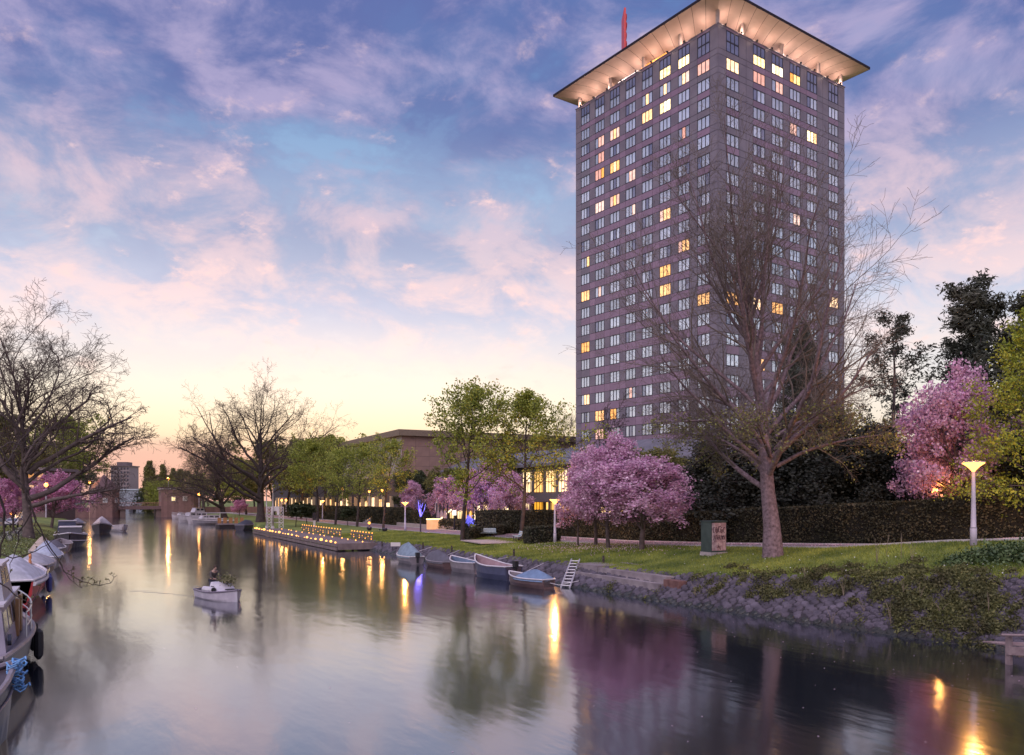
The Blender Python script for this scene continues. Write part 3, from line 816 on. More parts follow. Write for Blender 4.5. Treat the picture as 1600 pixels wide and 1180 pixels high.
# --- the big bare ash by the path
rng = random.Random(5)
P = dict(max=4, seg=[8,8,6,5,4], n=[30,10,7,5], ang=[1.0,.60,.66,.7], len=[0.70,.48,.50,.55], crook=[.03,.09,.12,.16,.2],
         up=[.03,.065,.05,.03,.0], taper=[.30,.18,.2,.3,.5], rr=[.50,.50,.55,.6], start=[.25,.22,.15,.1], rmin=.0075, topang=.60,
         shape=[lambda f: 1.02-.42*(f-.25), None, None, None])
(bx, by, bz), bd = gnd(1208, 869)
br_, tips = skeleton(rng, (0,0,-.3), (0.0,-.01,1), 16.8, .50, P)
br_[0][1][0] = .66; br_[0][1][1] = .50
# the lowest limbs droop and curl up at their tips
P2 = dict(max=3, seg=[9,7,6,4], n=[13,8,6], ang=[.7,.75,.8], len=[.42,.5,.5], crook=[.09,.14,.2,.2], up=[-.075,-.05,.06,.1], taper=[.2,.25,.3,.5], rr=[.45,.5,.6], start=[.3,.15,.1], rmin=.008)
for az_, z_, L_ in ((.2,5.4,6.5),(1.3,5.9,6),(2.2,6.2,6.0),(3.0,5.2,7.5),(3.6,6.6,7.0),(4.4,5.8,6.0),(5.4,6.4,6.5),(6.0,7.2,6.0),(2.7,7.6,7.5),(.8,8.0,6.0)):
    b2_, t2_ = skeleton(rng, (.2*math.cos(az_), .2*math.sin(az_), z_), (math.cos(az_), math.sin(az_), .75), L_, .13, P2)
    br_ += [(p, r, l+1) for p, r, l in b2_]; tips += t2_
lim, tw = split_skel(br_, 1)
V, Q = tubes(lim, (14,8,5,3,3)); tm = np_mesh('trunk', V, Q, trunk_m, True)
V, Q = tubes(tw, (14,8,4,3,3)); cmx = np_mesh('crown', V, Q, ash_twig_m)
# a few opening yellow-green bud tufts on the low branches
nr = np.random.default_rng(3)
low = [t for t in tips if t[2] < 8.5][::7]
V, Q = leaves(scatter(low, 5, .14, nr), .12, nr); bud = np_mesh('buds', V, Q, mat('bud', (0.20,0.20,0.05), .7, island=.3))
tree_obj('bare_tree', 'big bare tree with thick mauve trunk standing by the path before the hotel', 'tree', (bx,by,bz), 5.45, .99, tm, cmx, extra=[('buds', bud)])

# --- crooked bare plane trees
def plane_tree(seed, L, r0, lean=(0,0,1), n0=16, spread=.95, topang=.45, start0=.28, dens=1.0, lim_m=dark_bark_m, length=.74):
    rng = random.Random(seed)
    P = dict(max=4, seg=[8,9,7,5,4], n=[n0,int(9*dens),int(6*dens),int(5*dens)], ang=[spread,.7,.75,.8], len=[length,.5,.5,.5], crook=[.05,.20,.24,.26,.25],
             up=[.03,.07,.04,.02,.0], taper=[.25,.2,.25,.3,.5], rr=[.55,.5,.55,.6], start=[start0,.2,.12,.1], rmin=.016, topang=topang, shape=[lambda f: .80+.28*math.sin(PI*f), None, None, None])
    br, tips = skeleton(rng, (0,0,-.4), lean, L, r0, P)
    br[0][1][0] = r0*1.35
    return br, tips
def bare(name, label, loc, rz, br, lim_m, tw_m, sc=1.0, lv=1, leafm=None, tips=None, lsize=.2, per=2, spread=.3, step=1, group=None, cat='tree'):
    lim, tw = split_skel(br, lv)
    V, Q = tubes(lim, (10,6,5,4,3)); tm = np_mesh('trunk', V, Q, lim_m, True)
    V, Q = tubes(tw, (10,6,4,3,3))
    if leafm:
        nr = np.random.default_rng(4)
        V2, Q2 = leaves(scatter(tips[::step], per, spread, nr), lsize, nr)
        ex = [('buds', np_mesh('buds', V2, Q2, leafm))]
    else: ex = []
    return tree_obj(name, label, cat, loc, rz, sc, tm, np_mesh('crown', V, Q, tw_m), group, ex)
# far right bank plane, tall, with low arms reaching over the water
(px_, py_), d_ = on_t(407, 31.0)
br_, tips = plane_tree(21, 20.0, .85, n0=18, topang=.55)
P3 = dict(max=3, seg=[10,8,6,4], n=[9,8,6], ang=[.7,.75,.8], len=[.4,.5,.5], crook=[.17,.22,.24,.25], up=[.02,.05,.02,0], taper=[.25,.25,.3,.5], rr=[.5,.5,.6], start=[.35,.15,.1], rmin=.022)
for dr, z_, L_, r_ in (((-1,-.1,.75), 5, 19, .45), ((-1,-.5,1.0), 7.5, 17, .4), ((-.8,-.3,.25), 4.2, 15, .4), ((-1,.2,1.3), 10.5, 15, .35)):
    b2_, t2_ = skeleton(random.Random(int(L_*7)), (0,0,z_), dr, L_, r_, P3); br_ += [(p,r,l+1) for p,r,l in b2_]; tips += t2_
bare('plane_tree', 'tallest bare plane tree with dark trunk beside the lit jetty', (px_,py_,.9), 0, br_, dark_bark_m, twig_m)
(px_, py_), d_ = on_t(352, 29.8)
br_, tips = plane_tree(8, 15, .75, lean=(-.30,-.1,1), n0=15, spread=1.0, dens=1.05)
for dr, z_, L_, r_ in (((-1,-.3,.3), 2.5, 17, .42), ((-1,.3,.9), 5, 17, .36), ((.6,-.6,.9), 4, 12, .3)):
    b2_, t2_ = skeleton(random.Random(int(L_*5+z_)), (-.3*z_*.3,0,z_), dr, L_, r_, P3); br_ += [(p,r,l+1) for p,r,l in b2_]; tips += t2_
bare('plane_tree', 'leaning bare plane tree hanging over the moored white cruisers', (px_,py_,.7), .3, br_, dark_bark_m, twig_m, leafm=leaf2_m, tips=tips, lsize=.22, per=2, spread=.4, step=3)
(px_, py_), d_ = on_t(318, 31.5)
br_, tips = plane_tree(31, 14, .6, n0=14, dens=1.05)
bare('plane_tree', 'smaller bare tree with reddish twigs near the flat roofed gatehouse', (px_,py_,.9), 1.2, br_, dark_bark_m, twig_m, leafm=leaf2_m, tips=tips, lsize=.22, per=2, spread=.4, step=3)
# left bank big plane
(px_, py_), d_ = on_t(45, -7.2)
br_, tips = plane_tree(44, 18.0, .55, n0=19, spread=.80, dens=1.12, start0=.26, topang=.5)
P3b = dict(P3, n=[10,8,6])
for dr, z_, L_, r_ in (((1,.05,.30), 4.5, 14, .42), ((1,-.1,.8), 7.5, 13.5, .38), ((-1,.2,.5), 5.5, 11, .4), ((.9,-.4,.05), 3.6, 12, .3), ((.7,-.5,1.4), 9.0, 11, .32), ((-.9,-.3,1.2), 9, 11, .3)):
    b2_, t2_ = skeleton(random.Random(int(L_*9+z_)), (0,0,z_), dr, L_, r_, P3b); br_ += [(p,r,l+1) for p,r,l in b2_]; tips += t2_
bare('plane_tree', 'huge bare plane tree with forked dark trunk above the left bank cars', (px_,py_,.95), 0, br_, bark_m, twig_m, sc=1.06)

# --- young limes in fresh leaf (built 10 m tall, three of a kind)
def lime(seed, width=.42, trunk=.30, lsize=.15, per=9, n0=20, leafm=leaf_m, dens=1.0, round_=.0, tm_m=dark_bark_m):
    rng = random.Random(seed); nr = np.random.default_rng(seed)
    sh = (lambda f: max(.15, math.sin(PI*min(1,(f-trunk)/(1-trunk)*.80+.24)))) if width > .25 else (lambda f: max(.10, (1.04-f)**.55))
    P = dict(max=3, seg=[9,6,4,3], n=[n0,int(7*dens),int(4*dens)], ang=[1.05,.75,.8], len=[width,.46,.5], crook=[.05,.11,.17,.2], up=[.05,.07,.05,.02], taper=[.12,.2,.25,.4],
             rr=[.42,.5,.6], start=[trunk,.15,.1], rmin=.012, topang=.4, shape=[sh, None, None])
    br, tips = skeleton(rng, (0,0,-.2), (0,0,1), 9.6, .155, P)
    V, Q = tubes(br, (9,5,3,3)); tm = np_mesh('trunk', V, Q, tm_m, True)
    c = scatter(tips, per, .17, nr, .8)
    V, Q = leaves(c, lsize, nr); return tm, np_mesh('crown', V, Q, leafm)
limes = [lime(61), lime(62, width=.46, n0=22), lime(63, width=.40, trunk=.34)]
def put_tree(kind, px, ybase, ytop, label, name='lime_tree', cat='tree', group='young lime trees along the street', rz=None, k10=10.2, pos=None, wide=1.0):
    if pos is None: (x, y, z), d = gnd(px, ybase)
    else:
        (x, y), d = pos; z = gz(x, y)
    top = EYE + (HZ-ytop)/F*d
    s = (top-z)/k10
    return tree_obj(name, label, cat, (x,y,z), random.uniform(0,6.28) if rz is None else rz, (s*wide,s*wide,s), kind[0], kind[1], group)
put_tree(limes[0], 722, 845, 598, 'taller lime tree with dark trunk beside the pale blue bench')
put_tree(limes[1], 815, 843, 606, 'broad lime tree with amber lit trunk right behind the clipped bench hedge', wide=1.05)
put_tree(limes[2], 599, 828, 682, 'lime tree with pale lit trunk between the blue lit tree and the jetty', wide=.95)
put_tree(limes[1], 558, 823, 690, 'dark trunked lime tree on the grass behind the jetty lamps', wide=1.1)
put_tree(limes[0], 524, 820, 697, 'slim lime tree just beside the second street lamp', wide=1.05)
put_tree(limes[2], 496, 816, 684, 'lime tree with thin orange lit trunk near the far street lamp', wide=1.15)
put_tree(limes[1], 470, 811, 690, 'lime tree at the far end of the street row near the flagpoles', wide=1.2)
# small dark shrubs grown as standards on the grass by the jetty
std = lime(71, width=.5, trunk=.45, lsize=.5, per=8, leafm=dark_leaf_m)
for i, (px, yb, yt, lb) in enumerate(((462,823,788,'small umbrella shaped dark tree closest to the white flagpoles'),(480,822,790,'small umbrella shaped dark tree behind the first jetty railing'),(543,821,795,'small umbrella shaped dark tree nearest the garden stairs'))):
    put_tree(std, px, yb, yt, lb, 'standard_tree', 'tree', 'small standard trees on the jetty lawn', wide=1.5)

# background crowns
tall_bg = [lime(81, width=.5, trunk=.22, lsize=.24, per=9, n0=18, leafm=leaf2_m), lime(82, width=.5, trunk=.2, lsize=.26, per=13, n0=18, leafm=dark_leaf_m), lime(83, width=.55, trunk=.2, lsize=.22, per=11, n0=18, leafm=leaf_m)]
def bg(kind, px, t, ytop, label, wide=1.1, group='trees behind the street'):
    return put_tree(tall_bg[kind], px, 0, ytop, label, 'background_tree', 'tree', group, pos=on_t(px, t), wide=wide)
bg(2, 385, 40, 716, 'bright green rounded tree behind the tall plane trunk', 1.4)
bg(0, 428, 46, 688, 'brownish budding tree at the end of the lime row', 1.3)
bg(0, 448, 50, 684, 'brownish budding tree behind the flagpoles', 1.2)
bg(2, 508, 52, 680, 'loose green tree rising over the far limes before the hall', 1.2)
bg(1, 643, 54, 735, 'dark evergreen tree against the corner of the stone hall', 1.0)
bg(1, 662, 55, 735, 'dark narrow tree between hall corner and tall lime', .8)
bg(0, 345, 40, 735, 'dull brown tree behind the leaning plane', 1.4)
bg(0, 300, 44, 735, 'dull brown tree behind the flat roofed gatehouse', 1.5)
bg(2, 768, 58, 716, 'pale green tree crown between the two tall limes', .9)
bg(0, 690, 56, 730, 'budding tree low behind the tall lime', 1.2)
bg(0, 990, 60, 690, 'brown budding tree behind the pink cherries near the tower foot', 1.2)
bg(0, 1050, 56, 700, 'brown twiggy tree behind the right end of the cherries', 1.3)
bg(0, 268, 48, 742, 'far brown tree right of the flat roofed gatehouse', 1.5)
bg(1, 372, 62, 742, 'far dark tree behind the small pink cherry', 1.6)
bg(0, 398, 56, 730, 'far brown tree just left of the tall plane trunk', 1.5)
bg(1, 325, 70, 748, 'far dark tree between the two leaning trunks', 1.8)
bg(2, 152, -16, 716, 'green rounded tree behind the pointed gatehouse on the left bank', 1.3, 'trees on the left bank')
bg(2, 92, -20, 650, 'tall grey green tree behind the huge plane tree', 1.1, 'trees on the left bank')
bg(0, 110, -22, 690, 'brown haze of a tree behind the left cherry', 1.4, 'trees on the left bank')
bg(0, 12, -26, 690, 'dense brown tree at the left edge behind the cars', 1.5, 'trees on the left bank')
bg(0, 60, -30, 700, 'brown tree behind the huge plane trunk', 1.5, 'trees on the left bank')
bg(1, 128, -13, 735, 'dark green bushy tree left of the pointed gatehouse', 1.3, 'trees on the left bank')
bg(0, -40, -18, 640, 'brown tree cut by the left edge of the view', 1.3, 'trees on the left bank')
# poplars beyond the bridge
pop = lime(91, width=.16, trunk=.08, lsize=.22, per=9, n0=30, leafm=leaf2_m)
pop2 = lime(92, width=.19, trunk=.08, lsize=.22, per=9, n0=30, leafm=leaf2_m)
for i, (px, yt, d, lb) in enumerate(((234,724,360,'slim poplar nearest the water beyond the bridge'),(245,716,350,'tallest slim poplar of the row beyond the bridge'),(256,722,345,'brown poplar next to the tallest one'),(266,728,340,'brown poplar behind the orange bridge lamp'),(280,730,335,'last poplar merging with the plane tree twigs'))):
    put_tree(pop if i % 2 == 0 else pop2, px, 0, yt, lb, 'poplar_tree', 'tree', 'poplars beyond the bridge', pos=(at_depth(px, d), d), wide=1.0)
for i, (px, yt, d, k, lb) in enumerate(((226,766,380,1,'low bushy tree right of the glazed office block'),(240,752,330,2,'light green bush tree on the bank past the bridge'),(258,750,325,2,'light green tree above the bridge railing'),(160,770,420,1,'small dark tree beside the far tower block'),(206,772,600,1,'tiny dark tree on the far horizon'),(215,768,620,1,'tiny pointed tree on the far horizon'))):
    put_tree(tall_bg[k] if d < 600 else pop, px, 0, yt, lb, 'background_tree', 'tree', 'trees beyond the bridge', pos=(at_depth(px, d), d), wide=.8)

# --- cherries in full blossom
def cherry(seed, H=8.0, width=.62, m=pink_b_m, m2=pale_b_m, trunk=.26, lsize=.155, per=22, n0=16, spread=.19):
    rng = random.Random(seed); nr = np.random.default_rng(seed)
    P = dict(max=3, seg=[6,6,5,3], n=[n0,8,5], ang=[.95,.65,.8], len=[width,.48,.5], crook=[.05,.12,.2,.2], up=[.03,.05,.0,-.04], taper=[.3,.2,.25,.4], rr=[.55,.5,.6],
             start=[trunk*1.1,.2,.15], rmin=.012, topang=.55, shape=[lambda f: 1.1-.45*f, None, None])
    br, tips = skeleton(rng, (0,0,-.2), (.03,.02,1), H*.75, .17, P)
    V, Q = tubes(br, (9,5,3,3)); tm = np_mesh('trunk', V, Q, bark_m, True)
    tips = [t for t in tips if t[2] > H*.29]
    c = np.asarray(tips); c = c[nr.random(len(c)) < .72]
    # blossoms hang in pompons round the twigs
    cc = scatter(c, per, spread, nr, .85)
    k = nr.random(len(cc)) < .32
    V1, Q1 = leaves(cc[~k], lsize, nr, .9); V2, Q2 = leaves(cc[k], lsize*.95, nr, .9)
    me = np_mesh('crown', np.concatenate([V1,V2]), np.concatenate([Q1, Q2+len(V1)]), [m, m2])
    idx = np.zeros(len(Q1)+len(Q2), np.int32); idx[len(Q1):] = 1; me.polygons.foreach_set('material_index', idx)
    return tm, me
ch = [cherry(101), cherry(102, width=.7), cherry(103, width=.55)]
GC = 'pink cherries on the lawn'
put_tree(ch[1], 951, 857, 692, 'pink cherry with leaning trunk in the middle of the lawn group', 'cherry_tree', 'cherry tree', GC, 1.0, 8.4, wide=1.1)
put_tree(ch[0], 1003, 859, 712, 'rightmost pink cherry of the lawn group nearest the cabinet', 'cherry_tree', 'cherry tree', GC, 2.0, 8.4, wide=1.62)
put_tree(ch[2], 903, 853, 738, 'thin trunked pink cherry beside the street lamp', 'cherry_tree', 'cherry tree', GC, 4.0, 8.4, wide=.72)
put_tree(ch[0], 931, 852, 702, 'pink cherry standing farthest back on the lawn by the street', 'cherry_tree', 'cherry tree', GC, 5.2, 8.4)
put_tree(ch[1], 1508, 0, 590, 'large pink cherry behind the tall hedge by the larch', 'cherry_tree', 'cherry tree', 'cherries behind the hedge', 2.2, 8.4, pos=on_t(1508, 49.5), wide=.85)
put_tree(ch[0], 1455, 0, 665, 'lower pink cherry spreading over the hedge floodlight', 'cherry_tree', 'cherry tree', 'cherries behind the hedge', .4, 8.4, pos=on_t(1455, 50.5), wide=.85)
for px, t, yt, lb in ((745,53,735,'blue tinged cherry behind the far hedge'),(775,55,722,'violet cherry behind the hedge under the amber windows'),(700,50,745,'pink cherry over the garden gate'),(640,51,752,'orange lit cherry behind the blue tree'),(795,52,738,'pale cherry behind the amber lit lime trunk')):
    put_tree(ch[2], px, 0, yt, lb, 'cherry_tree', 'cherry tree', 'cherries in the hotel garden', None, 8.4, pos=on_t(px, t), wide=1.1)
chm = cherry(104, width=.72, m=mag_b_m, m2=pink_b_m, trunk=.2)
(x_, y_), d_ = on_t(80, -6.6)
put_tree(chm, 80, 0, 742, 'magenta cherry leaning over the left bank boats', 'cherry_tree', 'cherry tree', 'left bank cherries', .7, 8.4, pos=((x_,y_),d_), wide=1.45)
put_tree(chm, 20, 0, 748, 'magenta cherry at the left edge above the parked cars', 'cherry_tree', 'cherry tree', 'left bank cherries', 2.4, 8.4, pos=on_t(22, -9.5), wide=1.1)
put_tree(chm, 372, 0, 782, 'small pink cherry on the grass under the plane trees', 'cherry_tree', 'cherry tree', None, 1.4, 8.4, pos=on_t(374, 36), wide=1.3)

# --- conifers
def pine(seed, H=12.0, m=pine_m, width=.30, whorls=13, bare_=.3, tuft=.5, per=7, lsize=.42, thin=.13, droop=.02):
    rng = random.Random(seed); nr = np.random.default_rng(seed)
    sh = lambda f: max(.22, (1.05-f)**.7)
    P = dict(max=2, seg=[10,6,4], n=[int(whorls*4.2),8], ang=[1.25,.7], len=[width,.36], crook=[.03,.10,.15], up=[.03,droop,.04], taper=[.12,.2,.4], rr=[.30,.5], start=[bare_,.25], rmin=.012, topang=.35, shape=[sh, None])
    br, tips = skeleton(rng, (0,0,-.2), (0,0,1), H, .2*H/12, P)
    V, Q = tubes(br, (8,4,3)); tm = np_mesh('trunk', V, Q, bark_m, True)
    c = scatter(tips, per, tuft*.42, nr, .6)
    V, Q = leaves(c, lsize, nr, thin*2.2, .2); return tm, np_mesh('crown', V, Q, m)
pn = pine(120, 12, width=.40, whorls=7, bare_=.22, per=15, tuft=.40, lsize=.24)
put_tree(pn, 1388, 0, 490, 'open crowned dark pine behind the bare tree', 'pine_tree', 'pine tree', 'pines behind the hedge', 1.0, 12.4, pos=on_t(1388, 56), wide=1.0)
pn2 = pine(121, 12, width=.36, whorls=13, bare_=.15, per=26, tuft=.55, lsize=.25)
put_tree(pn2, 1260, 0, 508, 'dense dark pine directly behind the bare tree trunk', 'pine_tree', 'pine tree', 'pines behind the hedge', 2.0, 12.4, pos=on_t(1262, 60), wide=.72)
put_tree(pn2, 1572, 0, 436, 'tall black pine rising behind the green larch', 'pine_tree', 'pine tree', 'pines behind the hedge', 3.0, 12.4, pos=on_t(1572, 58), wide=1.05)
put_tree(pn2, 1630, 0, 470, 'black pine cut by the right edge of the view', 'pine_tree', 'pine tree', 'pines behind the hedge', 4.1, 12.4, pos=on_t(1630, 60), wide=1.0)
put_tree(pn, 1506, 0, 532, 'shorter pine between the cherry and the black pine', 'pine_tree', 'pine tree', 'pines behind the hedge', .3, 12.4, pos=on_t(1508, 60), wide=.8)
la = pine(130, 12, m=larch_m, width=.38, whorls=17, bare_=.08, per=18, tuft=.55, lsize=.15, thin=.3, droop=-.02)
put_tree(la, 1612, 0, 462, 'bright yellow green larch with drooping boughs at the right edge', 'larch_tree', 'larch tree', None, .9, 12.4, pos=on_t(1612, 48.2), wide=.92)
yw = pine(140, 8, m=yew_m, width=.42, whorls=11, bare_=.05, per=34, tuft=.95, lsize=.19, thin=.3)
for px, t, yt, w, lb in ((1120,52,690,1.3,'black yew left of the big bare trunk'),(1165,50,668,1.4,'black yew just behind the big bare trunk'),(1235,52,660,1.5,'black yew with open foot right of the big trunk'),(1300,54,640,1.4,'black yew under the dense pine'),(1352,52,668,1.4,'black yew beneath the open crowned pine'),(1405,51,690,1.2,'low black yew beside the pink cherry over the hedge'),
                     (1480,53,690,1.5,'black yew hidden low behind the large cherry'),(1545,52,690,1.5,'black yew behind the street lamp head'),(1600,51,680,1.5,'black yew behind the larch foot'),(1080,53,730,1.2,'low black yew behind the end of the cherries')):
    put_tree(yw, px, 0, yt, lb, 'yew_tree', 'yew tree', 'dark yews behind the hedge', None, 8.3, pos=on_t(px, t), wide=w)
# thin bare tree before the tower foot, and bare saplings behind the hall
br_, tips = skeleton(random.Random(77), (0,0,0), (0,0,1), 12.5, .2, dict(max=3, seg=[8,6,5,4], n=[14,8,5], ang=[.75,.7,.7], len=[.42,.5,.5], crook=[.05,.1,.15,.2], up=[.03,.08,.05,.02], taper=[.15,.2,.3,.5], rr=[.5,.5,.6], start=[.3,.2,.1], rmin=.016, topang=.3))
(x_, y_), d_ = on_t(930, 56)
bare('bare_tree', 'slim bare tree rising behind the cherries at the tower corner', (x_,y_,1.5), .4, br_, dark_bark_m, dark_bark_m, sc=1.15)
for px, lb in ((872,'bare sapling left of the tower over the hall roof'),(886,'bare sapling touching the tower edge over the hall roof')):
    bare('bare_sapling', lb, (*at_depth(px, 175), 14), px*.1, br_, twig_m, twig_m, sc=.75, group='bare saplings over the hall roof', cat='sapling')
# ornamental tree; the blue light on its limbs is put into them as glow
(x_, y_, z_), d_ = gnd(657, 832)
br_, tips = skeleton(random.Random(15), (0,0,2.0), (0,0,1), .5, .1, dict(max=2, seg=[3,6,4], n=[8,7], ang=[.45,.5], len=[4.4,.8], crook=[.05,.08,.12], up=[.05,.07,.04], taper=[.2,.25,.5], rr=[.7,.6], start=[.05,.2], rmin=.022, topang=.4))
o = thing('ornamental_tree', 'small tree with branches made to glow blue violet', 'tree', (x_,y_,z_))
V, Q = tubes([b for b in br_ if b[2] <= 1], (6,5,4)); link('glow_branches', np_mesh('glow_branches', V, Q, glowmat('blue_branch_glow', (0.16,0.10,1.0), 1.6, .6, 3, 'NONE')), o)
V, Q = tubes([b for b in br_ if b[2] > 1], (6,4,4)); link('twigs', np_mesh('twigs', V, Q, dark_bark_m), o)
link('trunk', smooth(MB().tube([(0,0,-.1),(0.02,0,1),(0,0,2.1)], [.12,.1,.1], 8).mesh('trunk', dark_bark_m)), o)
bl = bpy.data.lights.new('blue_glow', 'POINT'); bl.energy = 260; bl.color = (0.22,0.16,1.0); bl.shadow_soft_size = .5
l_ = bpy.data.objects.new('blue_glow', bl); C.objects.link(l_); l_.parent = o; l_.location = (-.6,-.6,3.0)

(x_, y_), d_ = on_t(752, 50.5)
ug = thing('garden_uplight', 'small blue violet uplight among the cherries behind the hedge', 'spotlight', (x_, y_, 1.5))
link('housing', MB().lathe([(.14,0),(.16,.3)], 8).mesh('housing', dark_bark_m), ug)
l_ = bpy.data.objects.new('blue_glow', bl); C.objects.link(l_); l_.parent = ug; l_.location = (0,0,2.6)
# --- hedges: a dense body clothed in small leaves
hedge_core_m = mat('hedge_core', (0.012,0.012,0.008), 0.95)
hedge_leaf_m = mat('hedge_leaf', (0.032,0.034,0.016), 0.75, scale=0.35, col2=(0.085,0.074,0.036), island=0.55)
def hedge(label, pts, w, h, lsize, dens, seed, group, m=hedge_leaf_m, wob=.12):
    """pts: (x, y, ground z) along the front foot; body of width w behind it"""
    nr = np.random.default_rng(seed)
    o = thing('hedge', label, 'hedge', pts[0], 0, group)
    P = np.array(pts, float); p0 = P[0].copy(); P = P-p0
    d = np.diff(P[:,:2], axis=0); L = np.linalg.norm(d, axis=1); cum = np.concatenate([[0], np.cumsum(L)])
    nrm = np.array([-d[0][1], d[0][0]])/L[0]
    if nrm[0] < 0 and abs(nrm[0]) > abs(nrm[1]): nrm = -nrm
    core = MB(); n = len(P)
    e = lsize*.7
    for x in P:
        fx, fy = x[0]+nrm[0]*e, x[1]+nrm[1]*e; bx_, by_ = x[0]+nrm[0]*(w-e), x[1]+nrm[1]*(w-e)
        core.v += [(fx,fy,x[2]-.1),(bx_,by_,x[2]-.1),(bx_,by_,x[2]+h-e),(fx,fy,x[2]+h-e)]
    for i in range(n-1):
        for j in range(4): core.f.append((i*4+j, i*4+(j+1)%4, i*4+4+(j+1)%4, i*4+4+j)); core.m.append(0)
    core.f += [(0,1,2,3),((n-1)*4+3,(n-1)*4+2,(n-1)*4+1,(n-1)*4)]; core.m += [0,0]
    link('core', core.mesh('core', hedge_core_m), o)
    tot = cum[-1]; peri = 2*h+w
    N = int(tot*peri*dens + 2*w*h*dens)
    s = nr.random(N)*tot; q = nr.random(N)*peri
    ends = nr.random(N) < (2*w*h)/(tot*peri+2*w*h)
    zx = np.interp(s, cum, P[:,2]); xx = np.interp(s, cum, P[:,0]); yy = np.interp(s, cum, P[:,1])
    off = np.where(q < h, 0, np.where(q < h+w, q-h, w)); zz = np.where(q < h, q, np.where(q < h+w, h, 2*h+w-q))
    se = np.where(nr.random(N) < .5, 0, tot)
    xe = np.interp(se, cum, P[:,0]); ye = np.interp(se, cum, P[:,1]); ze = np.interp(se, cum, P[:,2])
    oe = nr.random(N)*w; hz = nr.random(N)*h
    X = np.where(ends, xe, xx); Y = np.where(ends, ye, yy); Z = np.where(ends, ze, zx); O = np.where(ends, oe, off); H_ = np.where(ends, hz, zz)
    wv = wob*(np.sin(s*1.7+seed)+np.sin(s*.63+H_*2.1))*.5 + nr.normal(0, .035, N)
    out = np.where(q < h, -1, np.where(q < h+w, 0, 1))
    c = np.stack([X+nrm[0]*(O+wv*out), Y+nrm[1]*(O+wv*out), Z+H_+np.where(out == 0, wv*.5, 0)+nr.normal(0,.02,N)], 1)
    V, Q = leaves(c, lsize, nr, .75)
    link('leaves', np_mesh('leaves', V, Q, m), o)
    return o
def foot(px, t): (x, y), d = on_t(px, t); return (x, y, gz(x, y))
GH = 'tall clipped hedges along the street'
hedge('long tall dark hedge behind the street lamp and floodlight', [foot(px, 45.9) for px in (1660,1560,1450,1350,1260,1190,1140)], 1.6, 2.75, .15, 120, 1, GH)
hedge('tall dark hedge behind the cherries and the green cabinet', [foot(px, 45.9) for px in (1132,1060,990,920,862)], 1.6, 2.6, .17, 100, 2, GH)
hedge('tall dark hedge between the two lime trunks', [foot(px, 45.9) for px in (856,800,742)], 1.5, 2.9, .2, 75, 3, GH)
hedge('long low hedge in front of the lit hall garden', [foot(px, 47) for px in (632,600,560,520,480,440)], 1.5, 3.0, .3, 36, 4, GH)
hedge('short hedge beside the lit stair panel', [foot(px, 45.9) for px in (722,700,686)], 1.2, 1.4, .2, 75, 5, GH)
hedge('hedge behind the blue lit tree above the garden wall', [foot(px, 46.6) for px in (662,640,580)], 1.2, 2.6, .22, 60, 6, GH)
# ------------------------------------------------------------------ stone pitching of the right bank
stone_pm = mat('basalt', (0.055,0.046,0.062), 0.85, scale=1.3, col2=(0.13,0.108,0.137), bump=0.8, bscale=8, island=.22)
emb = thing('stone_embankment', 'sloping bank of purple grey set stones along the right side of the canal', 'embankment', (0,0,0))
sv = list(np.arange(6, 96, 1.5))
V = []; Q = []
for s in sv:
    tw, zb, tb = bank(s)
    for f in (-.35, 0, .5, 1.0): V.append((tw+(tb-tw)*f+.02, s, zb*f-.05))
for i in range(len(sv)-1):
    for j in range(3): a = i*4+j; Q.append((a,a+1,a+5,a+4))
link('mortar_bed', np_mesh('mortar_bed', V, Q, mat('mortar_bed', (0.035,0.03,0.035), 0.95)), emb)
def stone_geo(rng):
    k = 6; r = [1+rng.uniform(-.16,.16) for _ in range(k)]
    a = [2*PI*(j+rng.uniform(-.16,.16))/k + PI/6 for j in range(k)]
    h = rng.uniform(.75, 1.25)
    v = [(r[j]*math.cos(a[j]), r[j]*math.sin(a[j]), -.5) for j in range(k)] + [(r[j]*.97*math.cos(a[j]), r[j]*.97*math.sin(a[j]), .1*h) for j in range(k)] + [(r[j]*.66*math.cos(a[j]), r[j]*.66*math.sin(a[j]), .42*h) for j in range(k)]
    f = [(j,(j+1)%k,(j+1)%k+k,j+k) for j in range(k)] + [(j+k,(j+1)%k+k,(j+1)%k+2*k,j+2*k) for j in range(k)] + [tuple(range(2*k,3*k))]
    return v, f
rng = random.Random(2)
sg = [stone_geo(rng) for _ in range(12)]
sg_me = []
wet_pm = mat('wet_basalt', (0.018,0.020,0.018), 0.45, scale=2.0, col2=(0.05,0.05,0.045), bump=0.8, bscale=8)
wet_me = []
for v, f in sg: mb = MB(); mb.add(v, f); sg_me.append(mb.mesh('stone', stone_pm)); wet_me.append(mb.mesh('stone', wet_pm))
spots = []
sz = .215
s = 13.0; row = 0
while s < 95:
    tw, zb, tb = bank(s); L = math.hypot(tb-tw, zb)
    step = sz*1.62*(1.0 if s < 42 else 1.25 if s < 62 else 1.6)
    n = int((L+.45)/step/1.1)+1
    for j in range(n):
        w = -.30 + (j+(.5 if row % 2 else 0))*step*1.1
        if w > L+.05: continue
        f = w/L
        ss = s+rng.uniform(-.11,.11); tw2, zb2, tb2 = bank(ss)
        spots.append((tw2+(tb2-tw2)*f+.02, ss, zb2*f-.05, math.atan2(zb2, tb2-tw2), step/1.62*(1.04+rng.uniform(-.16,.13)), rng.uniform(-.35,.35)))
    s += step*.97; row += 1
